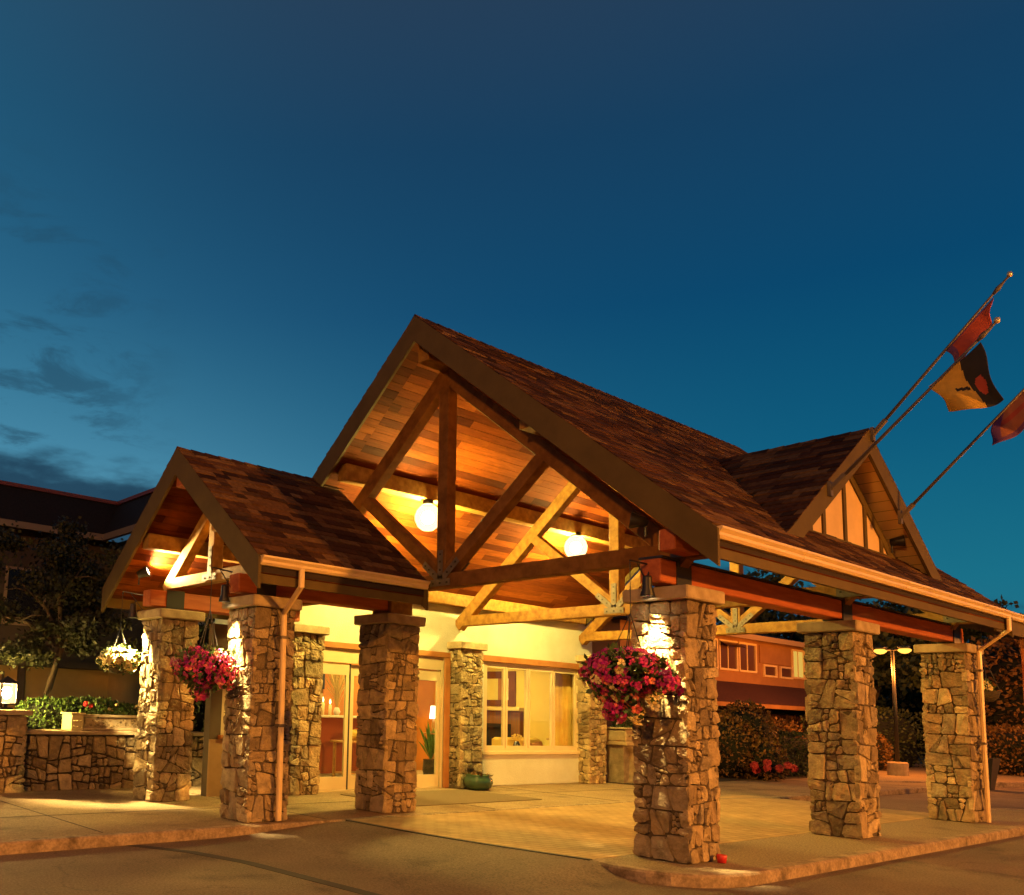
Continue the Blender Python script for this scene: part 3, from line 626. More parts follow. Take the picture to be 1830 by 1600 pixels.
m = MB(); m.box(.43, 8.93, 7.69, 11.59, -.05, .012); m.box(-.44, .41, 7.69, 9.04, -.05, .012); m.build('lobby_floor', paver_mat('lobby_tiles', (.48, .36, .2), (.44, .33, .18), (.25, .19, .11), 1.0, .45, .45, .15), lob)
for x, y in ((.0, 8.4), (3.0, 8.8), (3.2, 10.6), (6.0, 9.0), (7.6, 9.6), (1.2, 10.8), (5.4, 10.9)):
    m = MB(); m.lathe((x, y, 3.035), [(0, 0), (.11, 0), (.11, .012), (0, .012)], 16); m.build('ceiling_downlight', DOWN_GLOW, lob)
# window
def rect_frame(mb, x0, x1, z0, z1, y0, y1, t):
    mb.box(x0, x0+t, y0, y1, z0, z1); mb.box(x1-t, x1, y0, y1, z0, z1); mb.box(x0+t, x1-t, y0, y1, z0, z0+t); mb.box(x0+t, x1-t, y0, y1, z1-t, z1)
m = MB(); rect_frame(m, 5.17, 8.53, .74, 2.66, 7.50, 7.60, .06); wf = m.build('window', DFRAME, lob)
xe = [5.23, 5.91, 6.68, 7.58, 8.47]
for a, b in zip(xe[:-1], xe[1:]):
    m = MB(); rect_frame(m, a+.012, b-.012, .80, 2.60, 7.52, 7.585, .055); m.build('sash', DFRAME, wf)
    m = MB(); m.box(a+.067, b-.067, 7.55, 7.556, .855, 2.545); m.build('pane', GLASS, wf)
m = MB(); m.cbox(5.05, 8.66, 7.44, 7.499, 2.66, 2.80); m.cbox(8.53, 8.66, 7.455, 7.499, .70, 2.66); m.build('trim', TRIM, wf)
m = MB(); m.cbox(5.08, 8.62, 7.42, 7.499, .665, .745); m.build('sill', DFRAME, wf)
m = MB(); rect_frame(m, -1.40, -.30, 1.02, 2.33, 7.50, 7.60, .06); wf2 = m.build('window', DFRAME, lob)
for a, b in ((-1.34, -.86), (-.84, -.36)):
    m = MB(); rect_frame(m, a, b, 1.08, 2.27, 7.52, 7.58, .05); m.build('sash', DFRAME, wf2)
    m = MB(); m.box(a+.05, b-.05, 7.55, 7.556, 1.13, 2.22); m.build('pane', GLASS, wf2)
m = MB(); m.cbox(-1.46, -.26, 7.42, 7.499, .95, 1.02); m.build('sill', TRIM, wf2)
# sliding doors
m = MB(); m.box(.60, 3.93, 7.50, 7.62, 2.40, 2.66); m.box(.60, .66, 7.5, 7.62, 0, 2.4); m.box(3.87, 3.93, 7.5, 7.62, 0, 2.4); m.box(.66, 3.87, 7.51, 7.62, 0, .02); ds = m.build('sliding_door', DFRAME, lob)
def leaf(x0, x1, y):
    m = MB(); m.box(x0, x0+.075, y, y+.045, .03, 2.38); m.box(x1-.075, x1, y, y+.045, .03, 2.38); m.box(x0+.075, x1-.075, y, y+.045, 2.17, 2.38); m.box(x0+.075, x1-.075, y, y+.045, .03, .27); lf = m.build('door_leaf', DFRAME, ds)
    m = MB(); m.box(x0+.075, x1-.075, y+.02, y+.026, .27, 2.17); m.build('door_pane', GLASS, ds)
leaf(.67, 1.42, 7.53); leaf(1.50, 2.28, 7.575); leaf(2.30, 3.06, 7.575); leaf(3.10, 3.86, 7.53)
for q in (1.425, 3.065):
    m = MB(); m.box(q, q+.03, 7.528, 7.56, .03, 2.39); m.build('door_gasket', DARKM, ds)
m = MB(); m.cbox(.52, 4.10, 7.44, 7.499, 2.66, 2.775); m.cbox(3.935, 4.10, 7.45, 7.499, 0, 2.66); m.build('trim', TRIM, ds)

# ---- things inside the lobby
WOODI = mat('honey_wood', (.50, .28, .09), .5, c2=(.40, .21, .06), scale=3, stretch=(1, 1, 5)); MAROON = mat('maroon_laminate', (.22, .05, .022), .5); PALE = mat('pale_stone_top', (.75, .70, .58), .3)
BLACKP = mat('black_glaze', (.015, .013, .012), .2, spec=.6); GREENL = mat('green_leaf', (.07, .16, .03), .6, c2=(.12, .22, .04), scale=12); STRAW = mat('dried_straw', (.60, .42, .12), .8)
WAX = mat('candle_wax', (.85, .72, .42), .5); BROWNU = mat('cinnamon_fabric', (.38, .16, .05), .9, bump=.3, bscale=150); YELLU = mat('mustard_fabric', (.66, .48, .10), .9, bump=.3, bscale=150); IRON = mat('sooty_iron', (.02, .017, .015), .7)
t = thing('reception_desk', 'maroon reception desk with pale stone top behind the left glass door', 'desk', (2.6, 9.7, 0))
m = MB(); m.cbox(1.75, 3.6, 9.5, 10.1, .16, 1.34); m.build('body', MAROON, t); m = MB(); m.box(1.72, 3.62, 9.55, 10.08, .01, .159); m.build('plinth', PALE, t)
m = MB(); m.cbox(1.66, 3.68, 9.42, 10.15, 1.341, 1.39); m.build('desktop', PALE, t)
for i, (x, h) in enumerate(((2.42, .26), (2.62, .22))):
    m = MB(); m.lathe((x, 9.6, 1.391), [(0, 0), (.035, 0), (.035, h), (.012, h+.008), (0, h+.008)], 12)
    o = thing('candle', ('taller pillar candle with a visible flame on the reception desk', 'shorter pillar candle right of the taller one on the reception desk')[i], 'candle', (x, 9.6, 1.391), 'candles on the reception desk')
    m.build('wax_body', WAX, o, True)
    m = MB(); m.lathe((x, 9.6, 1.391+h+.012), [(0, 0), (.018, .03), (.022, .05), (.012, .09), (0, .12)], 10); m.build('flame', FLAME, o, True)
t = thing('grass_arrangement', 'tall dried grasses in a small vase on the reception desk', 'plant', (2.86, 9.66, 1.391))
m = MB(); m.lathe((2.86, 9.66, 1.391), [(0, 0), (.05, 0), (.08, .08), (.05, .16), (.04, .17), (0, .15)], 14); m.build('vase', PALE, t, True)
m = MB(); r = random.Random(3)
for i in range(60):
    a = r.uniform(0, 6.28); s = r.uniform(.05, .34); h = r.uniform(.45, .98); 
    m.tube([(2.86, 9.66, 1.52), (2.86+math.cos(a)*s*.35, 9.66+math.sin(a)*s*.35, 1.52+h*.6), (2.86+math.cos(a)*s, 9.66+math.sin(a)*s, 1.52+h)], [.004, .006, .012], 4)
m.build('grass_stems', STRAW, t)
t = thing('wall_television', 'small white and black screen on the terracotta wall above the desk', 'screen', (3.62, 11.55, 2.0))
m = MB(); m.cbox(3.3, 3.95, 11.5, 11.598, 2.0, 2.42); m.build('casing', DARKM, t); m = MB(); m.box(3.3, 3.62, 11.49, 11.499, 2.1, 2.38); m.build('screen_panel', emitter('screen_glow', (.75, .85, 1), 1.6), t)
t = thing('lobby_table', 'honey coloured side table seen through the left glass door', 'table', (2.85, 8.95, 0))
for dx_ in (2.42, 3.2):
    for dy_ in (8.72, 9.15): m = MB(); m.cbox(dx_-.03, dx_+.03, dy_-.03, dy_+.03, .013, .84); m.build('leg', WOODI, t)
m = MB(); m.cbox(2.34, 3.28, 8.64, 9.23, .841, .88); m.build('tabletop', WOODI, t); m = MB(); m.cbox(2.42, 3.2, 8.72, 9.15, .2, .23); m.build('shelf', WOODI, t)
t = thing('bread_basket', 'yellow rounded basket on the side table', 'basket', (2.8, 8.95, .881)); m = MB(); m.lathe((2.8, 8.95, .881), [(0, 0), (.14, 0), (.19, .07), (.2, .09)], 18); m.build('bowl', STRAW, t, True)
m = MB(); m.lathe((2.8, 8.95, .945), [(.19, 0), (.17, .08), (.1, .15), (0, .17)], 18); m.build('mounded_cloth', YELLU, t, True)
def table_lamp(x, y, zt, label, r=.13, h=.2):
    t = thing('table_lamp', label, 'lamp', (x, y, zt), 'lit lamps in the lobby')
    m = MB(); m.lathe((x, y, zt), [(0, 0), (.09, 0), (.09, .02), (.03, .05), (.055, .16), (.03, .28), (.012, .32), (0, .32)], 14); m.build('lamp_base', WOODI, t, True)
    m = MB(); m.lathe((x, y, zt+.33), [(r*.7, h), (r, 0), (r*.97, .003), (r*.68, h)], 18); m.build('lamp_shade', SHADE_GLOW, t, True)
    return t
def side_table(x, y, h, label):
    t = thing('side_table', label, 'table', (x, y, 0), 'small tables in the lobby'); m = MB(); m.lathe((x, y, .013), [(0, 0), (.18, 0), (.18, .03), (.03, .05), (.03, h-.05), (.28, h-.045), (.28, h-.013), (0, h-.013)], 20); m.build('pedestal_table', WOODI, t)
side_table(5.72, 9.55, 1.05, 'round side table under the lit lamp behind the right glass door'); table_lamp(5.72, 9.55, 1.051, 'lit table lamp with tapered white shade behind the right glass door', .10, .30)
side_table(8.45, 8.05, 1.0, 'round side table in the window corner under the lit oval lamp'); table_lamp(8.45, 8.05, 1.001, 'lit lamp with wide white shade glowing in the window before the curtain', .17, .15)
t = thing('potted_orchid', 'leafy plant in a tall black pot behind the right glass door', 'plant', (5.4, 9.3, .013))
m = MB(); m.lathe((5.4, 9.3, .013), [(0, 0), (.15, 0), (.19, .2), (.17, .42), (.19, .44), (0, .4)], 18); m.build('pot', BLACKP, t, True)
m = MB(); r = random.Random(8)
for i in range(34):
    a = r.uniform(0, 6.28); h = r.uniform(.35, .95); s = r.uniform(.12, .4); c = Vector((5.4, 9.3, .42)); e = c+Vector((math.cos(a)*s, math.sin(a)*s, h)); md = c.lerp(e, .55)+Vector((0, 0, .08)); n = Vector((-math.sin(a), math.cos(a), 0))*r.uniform(.025, .05)
    m.mesh([c, md-n, e, md+n], [(0, 1, 2, 3)])
m.build('leaves', GREENL, t)
t = thing('fireplace', 'brick fireplace with black firebox and pale mantel seen through the window', 'fireplace', (8.8, 10.2, 0))
m = MB(); m.box(8.78, 8.938, 9.5, 9.78, .013, 1.64); m.box(8.78, 8.938, 10.78, 10.95, .013, 1.64); m.box(8.78, 8.938, 9.78, 10.78, 1.3, 1.64); m.build('surround', paver_mat('hearth_brick', (.30, .13, .05), (.24, .10, .04), (.2, .13, .07), 1, .2, .08, .5), t)
m = MB(); m.box(8.90, 8.937, 9.781, 10.779, .013, 1.299); m.box(8.80, 8.83, 9.79, 10.77, 1.2, 1.29); m.box(8.80, 8.83, 9.79, 9.83, .05, 1.2); m.box(8.80, 8.83, 10.73, 10.77, .05, 1.2); m.build('firebox', IRON, t)
m = MB(); m.cbox(8.66, 8.938, 9.42, 11.0, 1.641, 1.73); m.build('mantel', mat('mantel_paint', (.72, .58, .25), .6), t)
t = thing('framed_picture', 'brown framed picture with pale panels above the mantel', 'picture', (8.9, 10.3, 1.76))
m = MB()
m.box(8.89, 8.937, 9.75, 9.97, 1.76, 2.68); m.box(8.89, 8.937, 10.82, 10.92, 1.76, 2.68); m.box(8.89, 8.937, 9.97, 10.82, 1.76, 1.92); m.box(8.89, 8.937, 9.97, 10.82, 2.49, 2.68); m.build('frame', mat('walnut_frame', (.16, .055, .02), .5), t)
m = MB(); m.box(8.915, 8.936, 9.971, 10.2, 1.921, 2.489); m.build('print', PALE, t); m = MB(); m.box(8.915, 8.936, 10.201, 10.35, 1.921, 2.489); m.build('print', BROWNU, t); m = MB(); m.box(8.915, 8.936, 10.351, 10.819, 1.921, 2.489); m.build('print', mat('pale_print', (.72, .62, .2), .8), t)
t = thing('sofa', 'mustard sofa with its back below the window corner', 'sofa', (8.35, 8.85, 0))
m = MB(); m.cbox(7.5, 8.88, 8.55, 9.3, .08, .44, .04); m.build('seat', YELLU, t); m = MB(); m.cbox(7.5, 8.88, 8.9, 9.35, .45, .98, .05); m.build('backrest', YELLU, t)
for a, b in ((7.3, 7.49), ): m = MB(); m.cbox(a, b, 8.5, 9.35, .08, .68, .05); m.build('armrest', YELLU, t)
for i, (x, a) in enumerate(((8.25, .35), (8.6, -.15))):
    m = MB(); c = Vector((x, 8.80, .68)); q = Matrix.Rotation(a, 3, 'Y'); vs = []
    for zz_, k in ((-.09, .1), (-.05, .17), (0, .2), (.05, .17), (.09, .1)):
        for u, v in ((-1, -1), (0, -1.08), (1, -1), (1.08, 0), (1, 1), (0, 1.08), (-1, 1), (-1.08, 0)): vs.append(c+q@Vector((u*k, zz_, v*k)))
    m.mesh(vs, [(j*8+i_, j*8+(i_+1) % 8, j*8+8+(i_+1) % 8, j*8+8+i_) for j in range(4) for i_ in range(8)]+[tuple(range(8)), tuple(range(39, 31, -1))])
    tag(m.build('cushion', BROWNU, None, True), ('larger tilted cinnamon cushion on the mustard sofa', 'smaller cinnamon cushion leaning at the right on the mustard sofa')[i], 'cushion', 'cushions on the sofa')
t = thing('flower_vase', 'dark vase with straw coloured blooms inside the window', 'vase', (7.35, 8.4, .72)); m = MB(); m.lathe((7.35, 8.4, .72), [(0, 0), (.06, 0), (.09, .1), (.05, .2), (0, .18)], 14); m.build('vase_body', BLACKP, t, True)
m = MB(); r = random.Random(4)
for i in range(50):
    d = Vector((r.gauss(0, 1), r.gauss(0, 1), abs(r.gauss(0, 1)))).normalized()*r.uniform(.05, .15); c = Vector((7.35, 8.4, .96))+d; m.lathe(c, [(0, -.02), (.02, 0), (0, .02)], 5)
m.build('blooms', STRAW, t)
t = thing('coffee_table', 'low honey wood table inside the window under the dark vase', 'table', (7.2, 8.45, 0)); m = MB(); m.cbox(6.5, 7.9, 8.15, 8.75, .66, .719); m.build('tabletop', WOODI, t)
for x, y in ((6.56, 8.2), (7.84, 8.2), (6.56, 8.7), (7.84, 8.7)): m = MB(); m.cbox(x-.03, x+.03, y-.03, y+.03, .013, .659); m.build('leg', WOODI, t)
t = MB(); nn = 60; pts = [(8.0+.78*i/nn, 7.78+.035*math.sin(i*1.25)+.012*math.sin(i*2.9), 0) for i in range(nn+1)]
for a, b in zip(pts[:-1], pts[1:]): t.mesh([(a[0], a[1], .05), (b[0], b[1], .05), (b[0], b[1], 2.85), (a[0], a[1], 2.85), (a[0], a[1]+.006, .05), (b[0], b[1]+.006, .05), (b[0], b[1]+.006, 2.85), (a[0], a[1]+.006, 2.85)], [(0, 1, 2, 3), (7, 6, 5, 4)])
tag(t.build('curtain', mat('gold_curtain', (.62, .36, .07), .8, c2=(.70, .50, .12), scale=2), None, True), 'gathered golden curtain at the right end of the lobby window', 'curtain')

# ================================================================== COVERED WALKWAY (far right edge)
t = thing('covered_walkway', 'flat roofed walkway with pale gutter continuing right of the big canopy', 'walkway', (11.6, -.3, 0))
m = MB(); m.box(9.0, 14.5, -.62, .2, 3.46, 3.60); m.build('flat_roof', DECK, t); m = MB(); m.box(9.0, 14.5, -.665, -.622, 3.24, 3.60); m.build('fascia', OLIVE, t); gutter(t, 9.0, 14.5, -.667, 3.60)
m = MB(); m.cbox(12.3, 12.45, -.3, -.15, 0, 3.459); m.build('post', RED, t); m = MB(); m.cbox(14.3, 14.45, -.3, -.15, -.12, 3.459); m.build('post', RED, t)

# ================================================================== LAMPS ON THE CANOPIES
def globe_lamp(x, y, z, zt, label):
    t = thing('globe_lamp', label, 'lamp', (x, y, z), 'globe lamps under the canopy')
    m = MB(); pr0 = [(0, -.25), (.10, -.235), (.18, -.17), (.225, -.07), (.232, .02), (.20, .12), (.14, .19), (.105, .22)]; m.lathe((x, y, z), pr0, 24); gg = m.build('glass_globe', GLOBE_SHELL, t, True); m = MB(); m.lathe((x, y, z-.01), [(.11*math.sin(math.pi*k/10), -.11*math.cos(math.pi*k/10)) for k in range(11)], 18); m.build('bulb', WHITE_GLOW, gg, True)
    m = MB(); m.lathe((x, y, z), [(.10, .215), (.108, .22), (.095, .29), (.085, .31), (.02, .33), (.015, zt-z)], 14); m.build('fitter', DARKM, t, True)
globe_lamp(1.43, 5.5, 4.94, rz(5.5)-.6, 'glowing globe lamp under the front bay of the canopy, left of the king post')
globe_lamp(5.68, 5.5, 5.0, rz(5.5)-.6, 'glowing globe lamp further back under the canopy, right of the diagonal strut')
def spot_can(x, y, z, tilt, power, label, blend=.85, size=50):
    t = thing('spotlight', label, 'spotlight', (x, y, z), 'can spotlights washing the columns')
    m = MB(); m.lathe((x, y, z), [(.0, .135), (.045, .13), (.052, .10), (.052, .0), (.078, -.09), (.078, -.10), (.066, -.10), (.05, -.05)], 18); m.build('housing', DARKM, t, True)
    m = MB(); m.lathe((x, y, z), [(0, -.082), (.067, -.082)], 18); m.build('lens', SPOT_GLOW, t)
    m = MB(); m.tube([(x+.02, y, z+.13), (x+.05, y, z+.20)], .012); m.build('bracket', DARKM, t)
    l = bpy.data.lights.new('spot_lamp', 'SPOT'); l.energy = power; l.color = SPOT_COL; l.spot_size = R_(size); l.spot_blend = blend; l.shadow_soft_size = .035
    o = bpy.data.objects.new('spot_lamp', l); col.objects.link(o); o.parent = t; o.location = (0, 0, -.11); o.rotation_euler = Vector(tilt).to_track_quat('-Z', 'Y').to_euler()
spot_can(-.50, .02, 2.99, (.21, 0, -1), 2000, 'black can spotlight under the beam end of the front right column')
spot_can(-3.10, 4.80, 3.02, (.21, 0, -1), 2000, 'black can spotlight beside the column with the downspout')
spot_can(-3.09, 7.62, 2.97, (.12, .12, -1), 2600, 'can spotlight on the column furthest left', .7, 84)
def floodlight(p, aim, label, lit=0):
    t = thing('floodlight', label, 'floodlight', p, 'floodlights on the gables'); d = Vector(aim).normalized(); p = Vector(p)
    q = d.to_track_quat('Z', 'Y').to_matrix(); m = MB(); n = 18; pf = [(0, -.10), (.055, -.09), (.07, 0), (.095, .09), (.095, .10), (.085, .10), (.07, .06)]; vs = []; fs = []
    for r, z in pf:
        for k in range(n): a = 2*math.pi*k/n; vs.append(p+q@Vector((r*math.cos(a), r*math.sin(a), z)))
    for i in range(len(pf)-1):
        for k in range(n): fs.append((i*n+k, i*n+(k+1) % n, (i+1)*n+(k+1) % n, (i+1)*n+k))
    m.mesh(vs, fs); m.build('housing', DARKM, t, True)
    m = MB(); m.face([p+q@Vector((.085*math.cos(2*math.pi*k/n), .085*math.sin(2*math.pi*k/n), .075)) for k in range(n)]); m.build('lens', SPOT_GLOW if lit else DARKM, t)
    m = MB(); m.tube([p-d*.05, p-d*.07-Vector((0, 0, .08)), p-d*.07-Vector((0, 0, .17))], .014); m.build('bracket', DARKM, t)
    if lit:
        l = bpy.data.lights.new('flood_lamp', 'SPOT'); l.energy = lit; l.color = SPOT_COL; l.spot_size = R_(125); l.spot_blend = .8; l.shadow_soft_size = .08
        o = bpy.data.objects.new('flood_lamp', l); col.objects.link(o); o.parent = t; o.location = d*.12; o.rotation_euler = d.to_track_quat('-Z', 'Y').to_euler()
floodlight((-2.95, 7.62, 3.62), (.62, -.62, .35), 'lit floodlight on the beam end under the porch gable', 1500)
floodlight((-.42, .16, 3.78), (-.5, .8, .15), 'unlit round floodlight above the front right column')
floodlight((6.02, -.24, 4.42), (.35, -.9, .1), 'unlit floodlight at the right foot of the dormer gable')

# ================================================================== HANGING BASKETS
MOSS = mat('moss_basket', (.06, .045, .025), .95, bump=1, bscale=50)
LEAFD = mat('basket_leaf', rough=.55, isl=[(.03, .055, .015), (.06, .10, .025), (.09, .13, .035), (.045, .075, .02)])
def petals(nm, cols): return mat(nm, rough=.6, isl=cols, spec=.2)
PINKS = petals('magenta_petals', [(.40, .015, .16), (.58, .03, .24), (.28, .01, .11), (.66, .07, .24), (.48, .015, .26), (.64, .13, .12), (.32, .012, .08)])
WHITES = petals('cream_petals', [(.80, .64, .24), (.86, .74, .38), (.74, .54, .16)])
REDS = petals('red_petals', [(.55, .03, .03), (.62, .07, .04), (.45, .02, .05)])
def blossom(m, c, nrm_, r, rg, mi=0, n=5):
    nrm_ = nrm_.normalized(); a = nrm_.orthogonal().normalized(); b = nrm_.cross(a); ph = rg.random()*6
    for k in range(n):
        t = ph+2*math.pi*k/n; w = 2*math.pi/n*.46; rr = r*rg.uniform(.85, 1.1)
        P = lambda q, s, h: c+(a*math.cos(t+q)+b*math.sin(t+q))*s+nrm_*h
        m.mesh([P(0, r*.08, -r*.12), P(-w, rr*.72, r*.12), P(-w*.5, rr, r*.05), P(w*.5, rr, r*.05), P(w, rr*.72, r*.12)], [(0, 1, 2, 3, 4)], mi)
def leaf_quad(m, c, d, L_, w, rg, mi=0):
    d = d.normalized(); s = d.cross(Vector((rg.uniform(-1, 1), rg.uniform(-1, 1), rg.uniform(-1, 1)))).normalized()
    m.mesh([c, c+d*L_*.5-s*w, c+d*L_, c+d*L_*.5+s*w], [(0, 1, 2, 3)], mi)
def rand_dir(rg, up=-.4):
    while True:
        v = Vector((rg.uniform(-1, 1), rg.uniform(-1, 1), rg.uniform(up, 1)))
        if .1 < v.length < 1: return v.normalized()
def hanging_basket(c, rx, up_, dn, hook, label, mats, n, seed, trail=(), arm=None, br=.055):
    rg = random.Random(seed); c = Vector(c); t = thing('hanging_basket', label, 'flower basket', c-Vector((0, 0, .22)), 'hanging flower baskets')
    m = MB(); m.lathe(c-Vector((0, 0, .2)), [(0, 0), (.12, .01), (.2, .08), (.24, .2), (.22, .2), (0, .17)], 16); m.build('basket_bowl', MOSS, t, True)
    m = MB(); hook = Vector(hook)
    for k in range(4): a = 6.28*k/4+.5; m.tube([c+Vector((.23*math.cos(a), .23*math.sin(a), 0)), hook-Vector((0, 0, .55))], .006, 5)
    m.tube([hook-Vector((0, 0, .55)), hook], .006, 5)
    if arm: m.tube([hook+Vector((0, 0, .0)), hook+Vector((0, 0, .04)), Vector(arm)+Vector((0, 0, .04))], .011, 6); m.tube([hook.lerp(Vector(arm), .4)+Vector((0, 0, .03)), Vector(arm)-Vector((0, 0, .2))], .008, 6)
    m.build('hanger', DARKM, t)
    lv = MB(); fl = MB(); bumps = [(rand_dir(rg, -.7), rg.uniform(.75, 1.2)) for _ in range(16)]
    def surf(v):
        k = .78+.5*max(0, max((v.dot(b)-.72)*3.2*(s-.6) for b, s in bumps))
        k *= rg.uniform(.80, 1.06); z = up_ if v.z > 0 else dn
        return c+Vector((v.x*rx*k, v.y*rx*k, v.z*z*k+.02))
    for i in range(n*4):
        v = rand_dir(rg, -.9); p = c.lerp(surf(v), rg.uniform(.45, 1.02)); leaf_quad(lv, p, v+rand_dir(rg, -1)*.9, rg.uniform(.06, .12), rg.uniform(.02, .035), rg)
    for i in range(n):
        v = rand_dir(rg, -.95); p = surf(v); blossom(fl, p, v+rand_dir(rg, -1)*.55, br*rg.uniform(.7, 1.2), rg, rg.randrange(len(mats)) if rg.random() < .3 else 0)
    for (q, r_, k_, mi) in trail:
        for i in range(k_):
            v = rand_dir(rg, -1); p = Vector(q)+v*r_*rg.uniform(.3, 1)
            blossom(fl, p, v+rand_dir(rg, -1)*.5, br*rg.uniform(.8, 1.25), rg, mi)
            leaf_quad(lv, p-v*.04, rand_dir(rg, -1), .09, .03, rg)
    lv.build('foliage', LEAFD, t); fl.build('blossoms', mats, t)
hanging_basket((-.78, .12, 2.03), .52, .26, .34, (-.80, .04, 3.22), 'big magenta hanging basket with cream trailing flowers on the front right column', [PINKS, petals('coral_petals', [(.70, .16, .08), (.66, .10, .10), (.75, .28, .12)]), WHITES], 300, 71,
               trail=(((-.82, .25, 1.62), .16, 40, 0), ((-.80, .05, 1.72), .15, 18, 1), ((-.72, -.16, 1.72), .12, 12, 2), ((-.76, .02, 1.58), .12, 8, 2), ((-.85, .48, 2.02), .17, 50, 0), ((-.76, -.38, 1.9), .14, 30, 0)), arm=(-.45, .04, 3.22))
hanging_basket((-3.2, 5.0, 2.0), .47, .32, .30, (-3.22, 4.96, 3.36), 'magenta and coral hanging basket left of the column with the downspout', [PINKS, petals('rose_petals', [(.72, .16, .12), (.6, .04, .2), (.7, .3, .12)])], 290, 72,
               trail=(((-3.15, 5.25, 1.68), .14, 30, 0), ((-3.2, 4.5, 1.86), .15, 36, 1)), arm=(-3.0, 4.78, 3.3))
hanging_basket((-3.14, 7.93, 2.17), .33, .22, .20, (-3.14, 7.93, 3.28), 'cream white hanging basket beside the column furthest left', [WHITES], 420, 73, trail=(((-3.1, 7.62, 2.16), .15, 26, 0),), arm=(-2.98, 7.5, 3.2), br=.06)
hanging_basket((10, -.16, 2.25), .15, .18, .2, (10, -.16, 3.46), 'small white hanging basket just right of the far downspout', [WHITES], 60, 74, br=.05)

# ================================================================== FLAGS
POLE = mat('brushed_flagpole', (.11, .09, .075), .5, metal=.2, spec=.4); BALL = mat('gilt_finial', (.75, .60, .35), .3, metal=.7)
def cloth_from(corners, wav, seed, nu=44, nv=36):
    a, b, c, d = map(Vector, corners); rg = random.Random(seed); vs = []; ph = rg.random()*6    # a-b on pole, d-c free edge
    for j in range(nv+1):
        for i in range(nu+1):
            u, v = i/nu, j/nv; p = a.lerp(b, u).lerp(d.lerp(c, u), v)
            p += Vector((math.sin(u*7+v*3+ph)*wav*v, 0, 0))+Vector((0, .35*wav*math.sin(v*6+u*4+ph), -.45*wav*math.sin(u*3.14)*v*2)); vs.append(p)
    return vs, [(j*(nu+1)+i, j*(nu+1)+i+1, (j+1)*(nu+1)+i+1, (j+1)*(nu+1)+i) for j in range(nv) for i in range(nu)], nu, nv
def flagpole(base, tip, label):
    b, tp = Vector(base), Vector(tip); t = thing('flagpole', label, 'flagpole', b, 'flagpoles on the dormer')
    m = MB(); m.tube([b, b.lerp(tp, .5), tp], [.024, .020, .014], 10); m.build('pole', POLE, t, True)
    m = MB(); m.lathe(tp, [(0, -.03), (.028, -.02), (.036, .01), (.025, .04), (0, .05)], 12); m.build('finial', BALL, t, True)
    m = MB(); m.box(b.x-.04, b.x+.04, -.545, -.503, b.z-.12, b.z+.08); m.beam(b-(tp-b).normalized()*.03, b+(tp-b).normalized()*.22, .06, .06); m.build('bracket', STEEL, t)
    d = (tp-b).normalized(); m = MB(); m.tube([tp-d*.12, tp-d*.20, tp-d*.28], [.02, .034, .018], 8); m.build('cord_cleat', POLE, t, True)
flagpole((2.99, -.55, 4.679), (2.99, -2.451, 6.364), 'flagpole fixed halfway up the left slope of the dormer gable')
flagpole((4.48, -.55, 5.764), (4.48, -2.246, 7.534), 'flagpole fixed at the peak of the dormer gable')
flagpole((5.372, -.55, 4.678), (5.372, -2.42, 6.53), 'flagpole fixed halfway down the right slope of the dormer gable')
FBLK, FGLD, FRED, FPUR, FBRN = [mat(n_, c_, .8, c2=.75, scale=5) for n_, c_ in (('black_bunting', (.030, .026, .022)), ('gold_bunting', (.62, .36, .05)), ('red_bunting', (.42, .07, .04)), ('violet_bunting', (.16, .055, .15)), ('rust_bunting', (.38, .13, .06)))]
def flag(corners, wav, seed, pick, mats, label):
    vs, fs, nu, nv = cloth_from(corners, wav, seed); m = MB(); m.mesh(vs, fs); m.m = [pick((k % nu+.5)/nu, (k//nu+.5)/nv) for k in range(len(fs))]
    o = m.build('flag', mats, None, True); tag(o, label, 'flag', 'flags on the dormer flagpoles')
    sf = o.modifiers.new('thickness', 'SOLIDIFY'); sf.thickness = .006
def pk_gold(u, v):                                              # black band towards the pole tip, gold field, rust oval
    if u < .44-.1*v: return 2 if ((u-.20)/.10)**2+((v-.62)/.16)**2 < 1 else 0
    return 0 if (abs(v-.5+.3*(u-.6)) < .035 and .42 < u < .66) else 1
flag(((2.99, -2.263, 6.158), (2.99, -1.742, 5.755), (2.99, -1.92, 5.40), (2.99, -2.45, 5.40)), .07, 5, pk_gold, [FBLK, FGLD, FRED], 'flag with black band and gold field, lowest on the left pole')
flag(((4.48, -2.04, 7.29), (4.48, -1.49, 6.72), (4.48, -1.60, 6.50), (4.48, -2.0, 6.90)), .05, 6, lambda u, v: 1 if (v > .82 or u > .86 or v < .1) else 0, [FRED, FPUR], 'red flag with violet edges on the pole at the gable peak')
flag(((5.372, -2.30, 6.415), (5.372, -1.737, 5.855), (5.372, -1.70, 5.50), (5.372, -2.22, 5.80)), .06, 7, lambda u, v: 1 if (u > .8 or v > .85) else (2 if .3 < v < .5 else 0), [FBRN, FPUR, FRED], 'rust and violet flag cut off by the right edge of the photo')

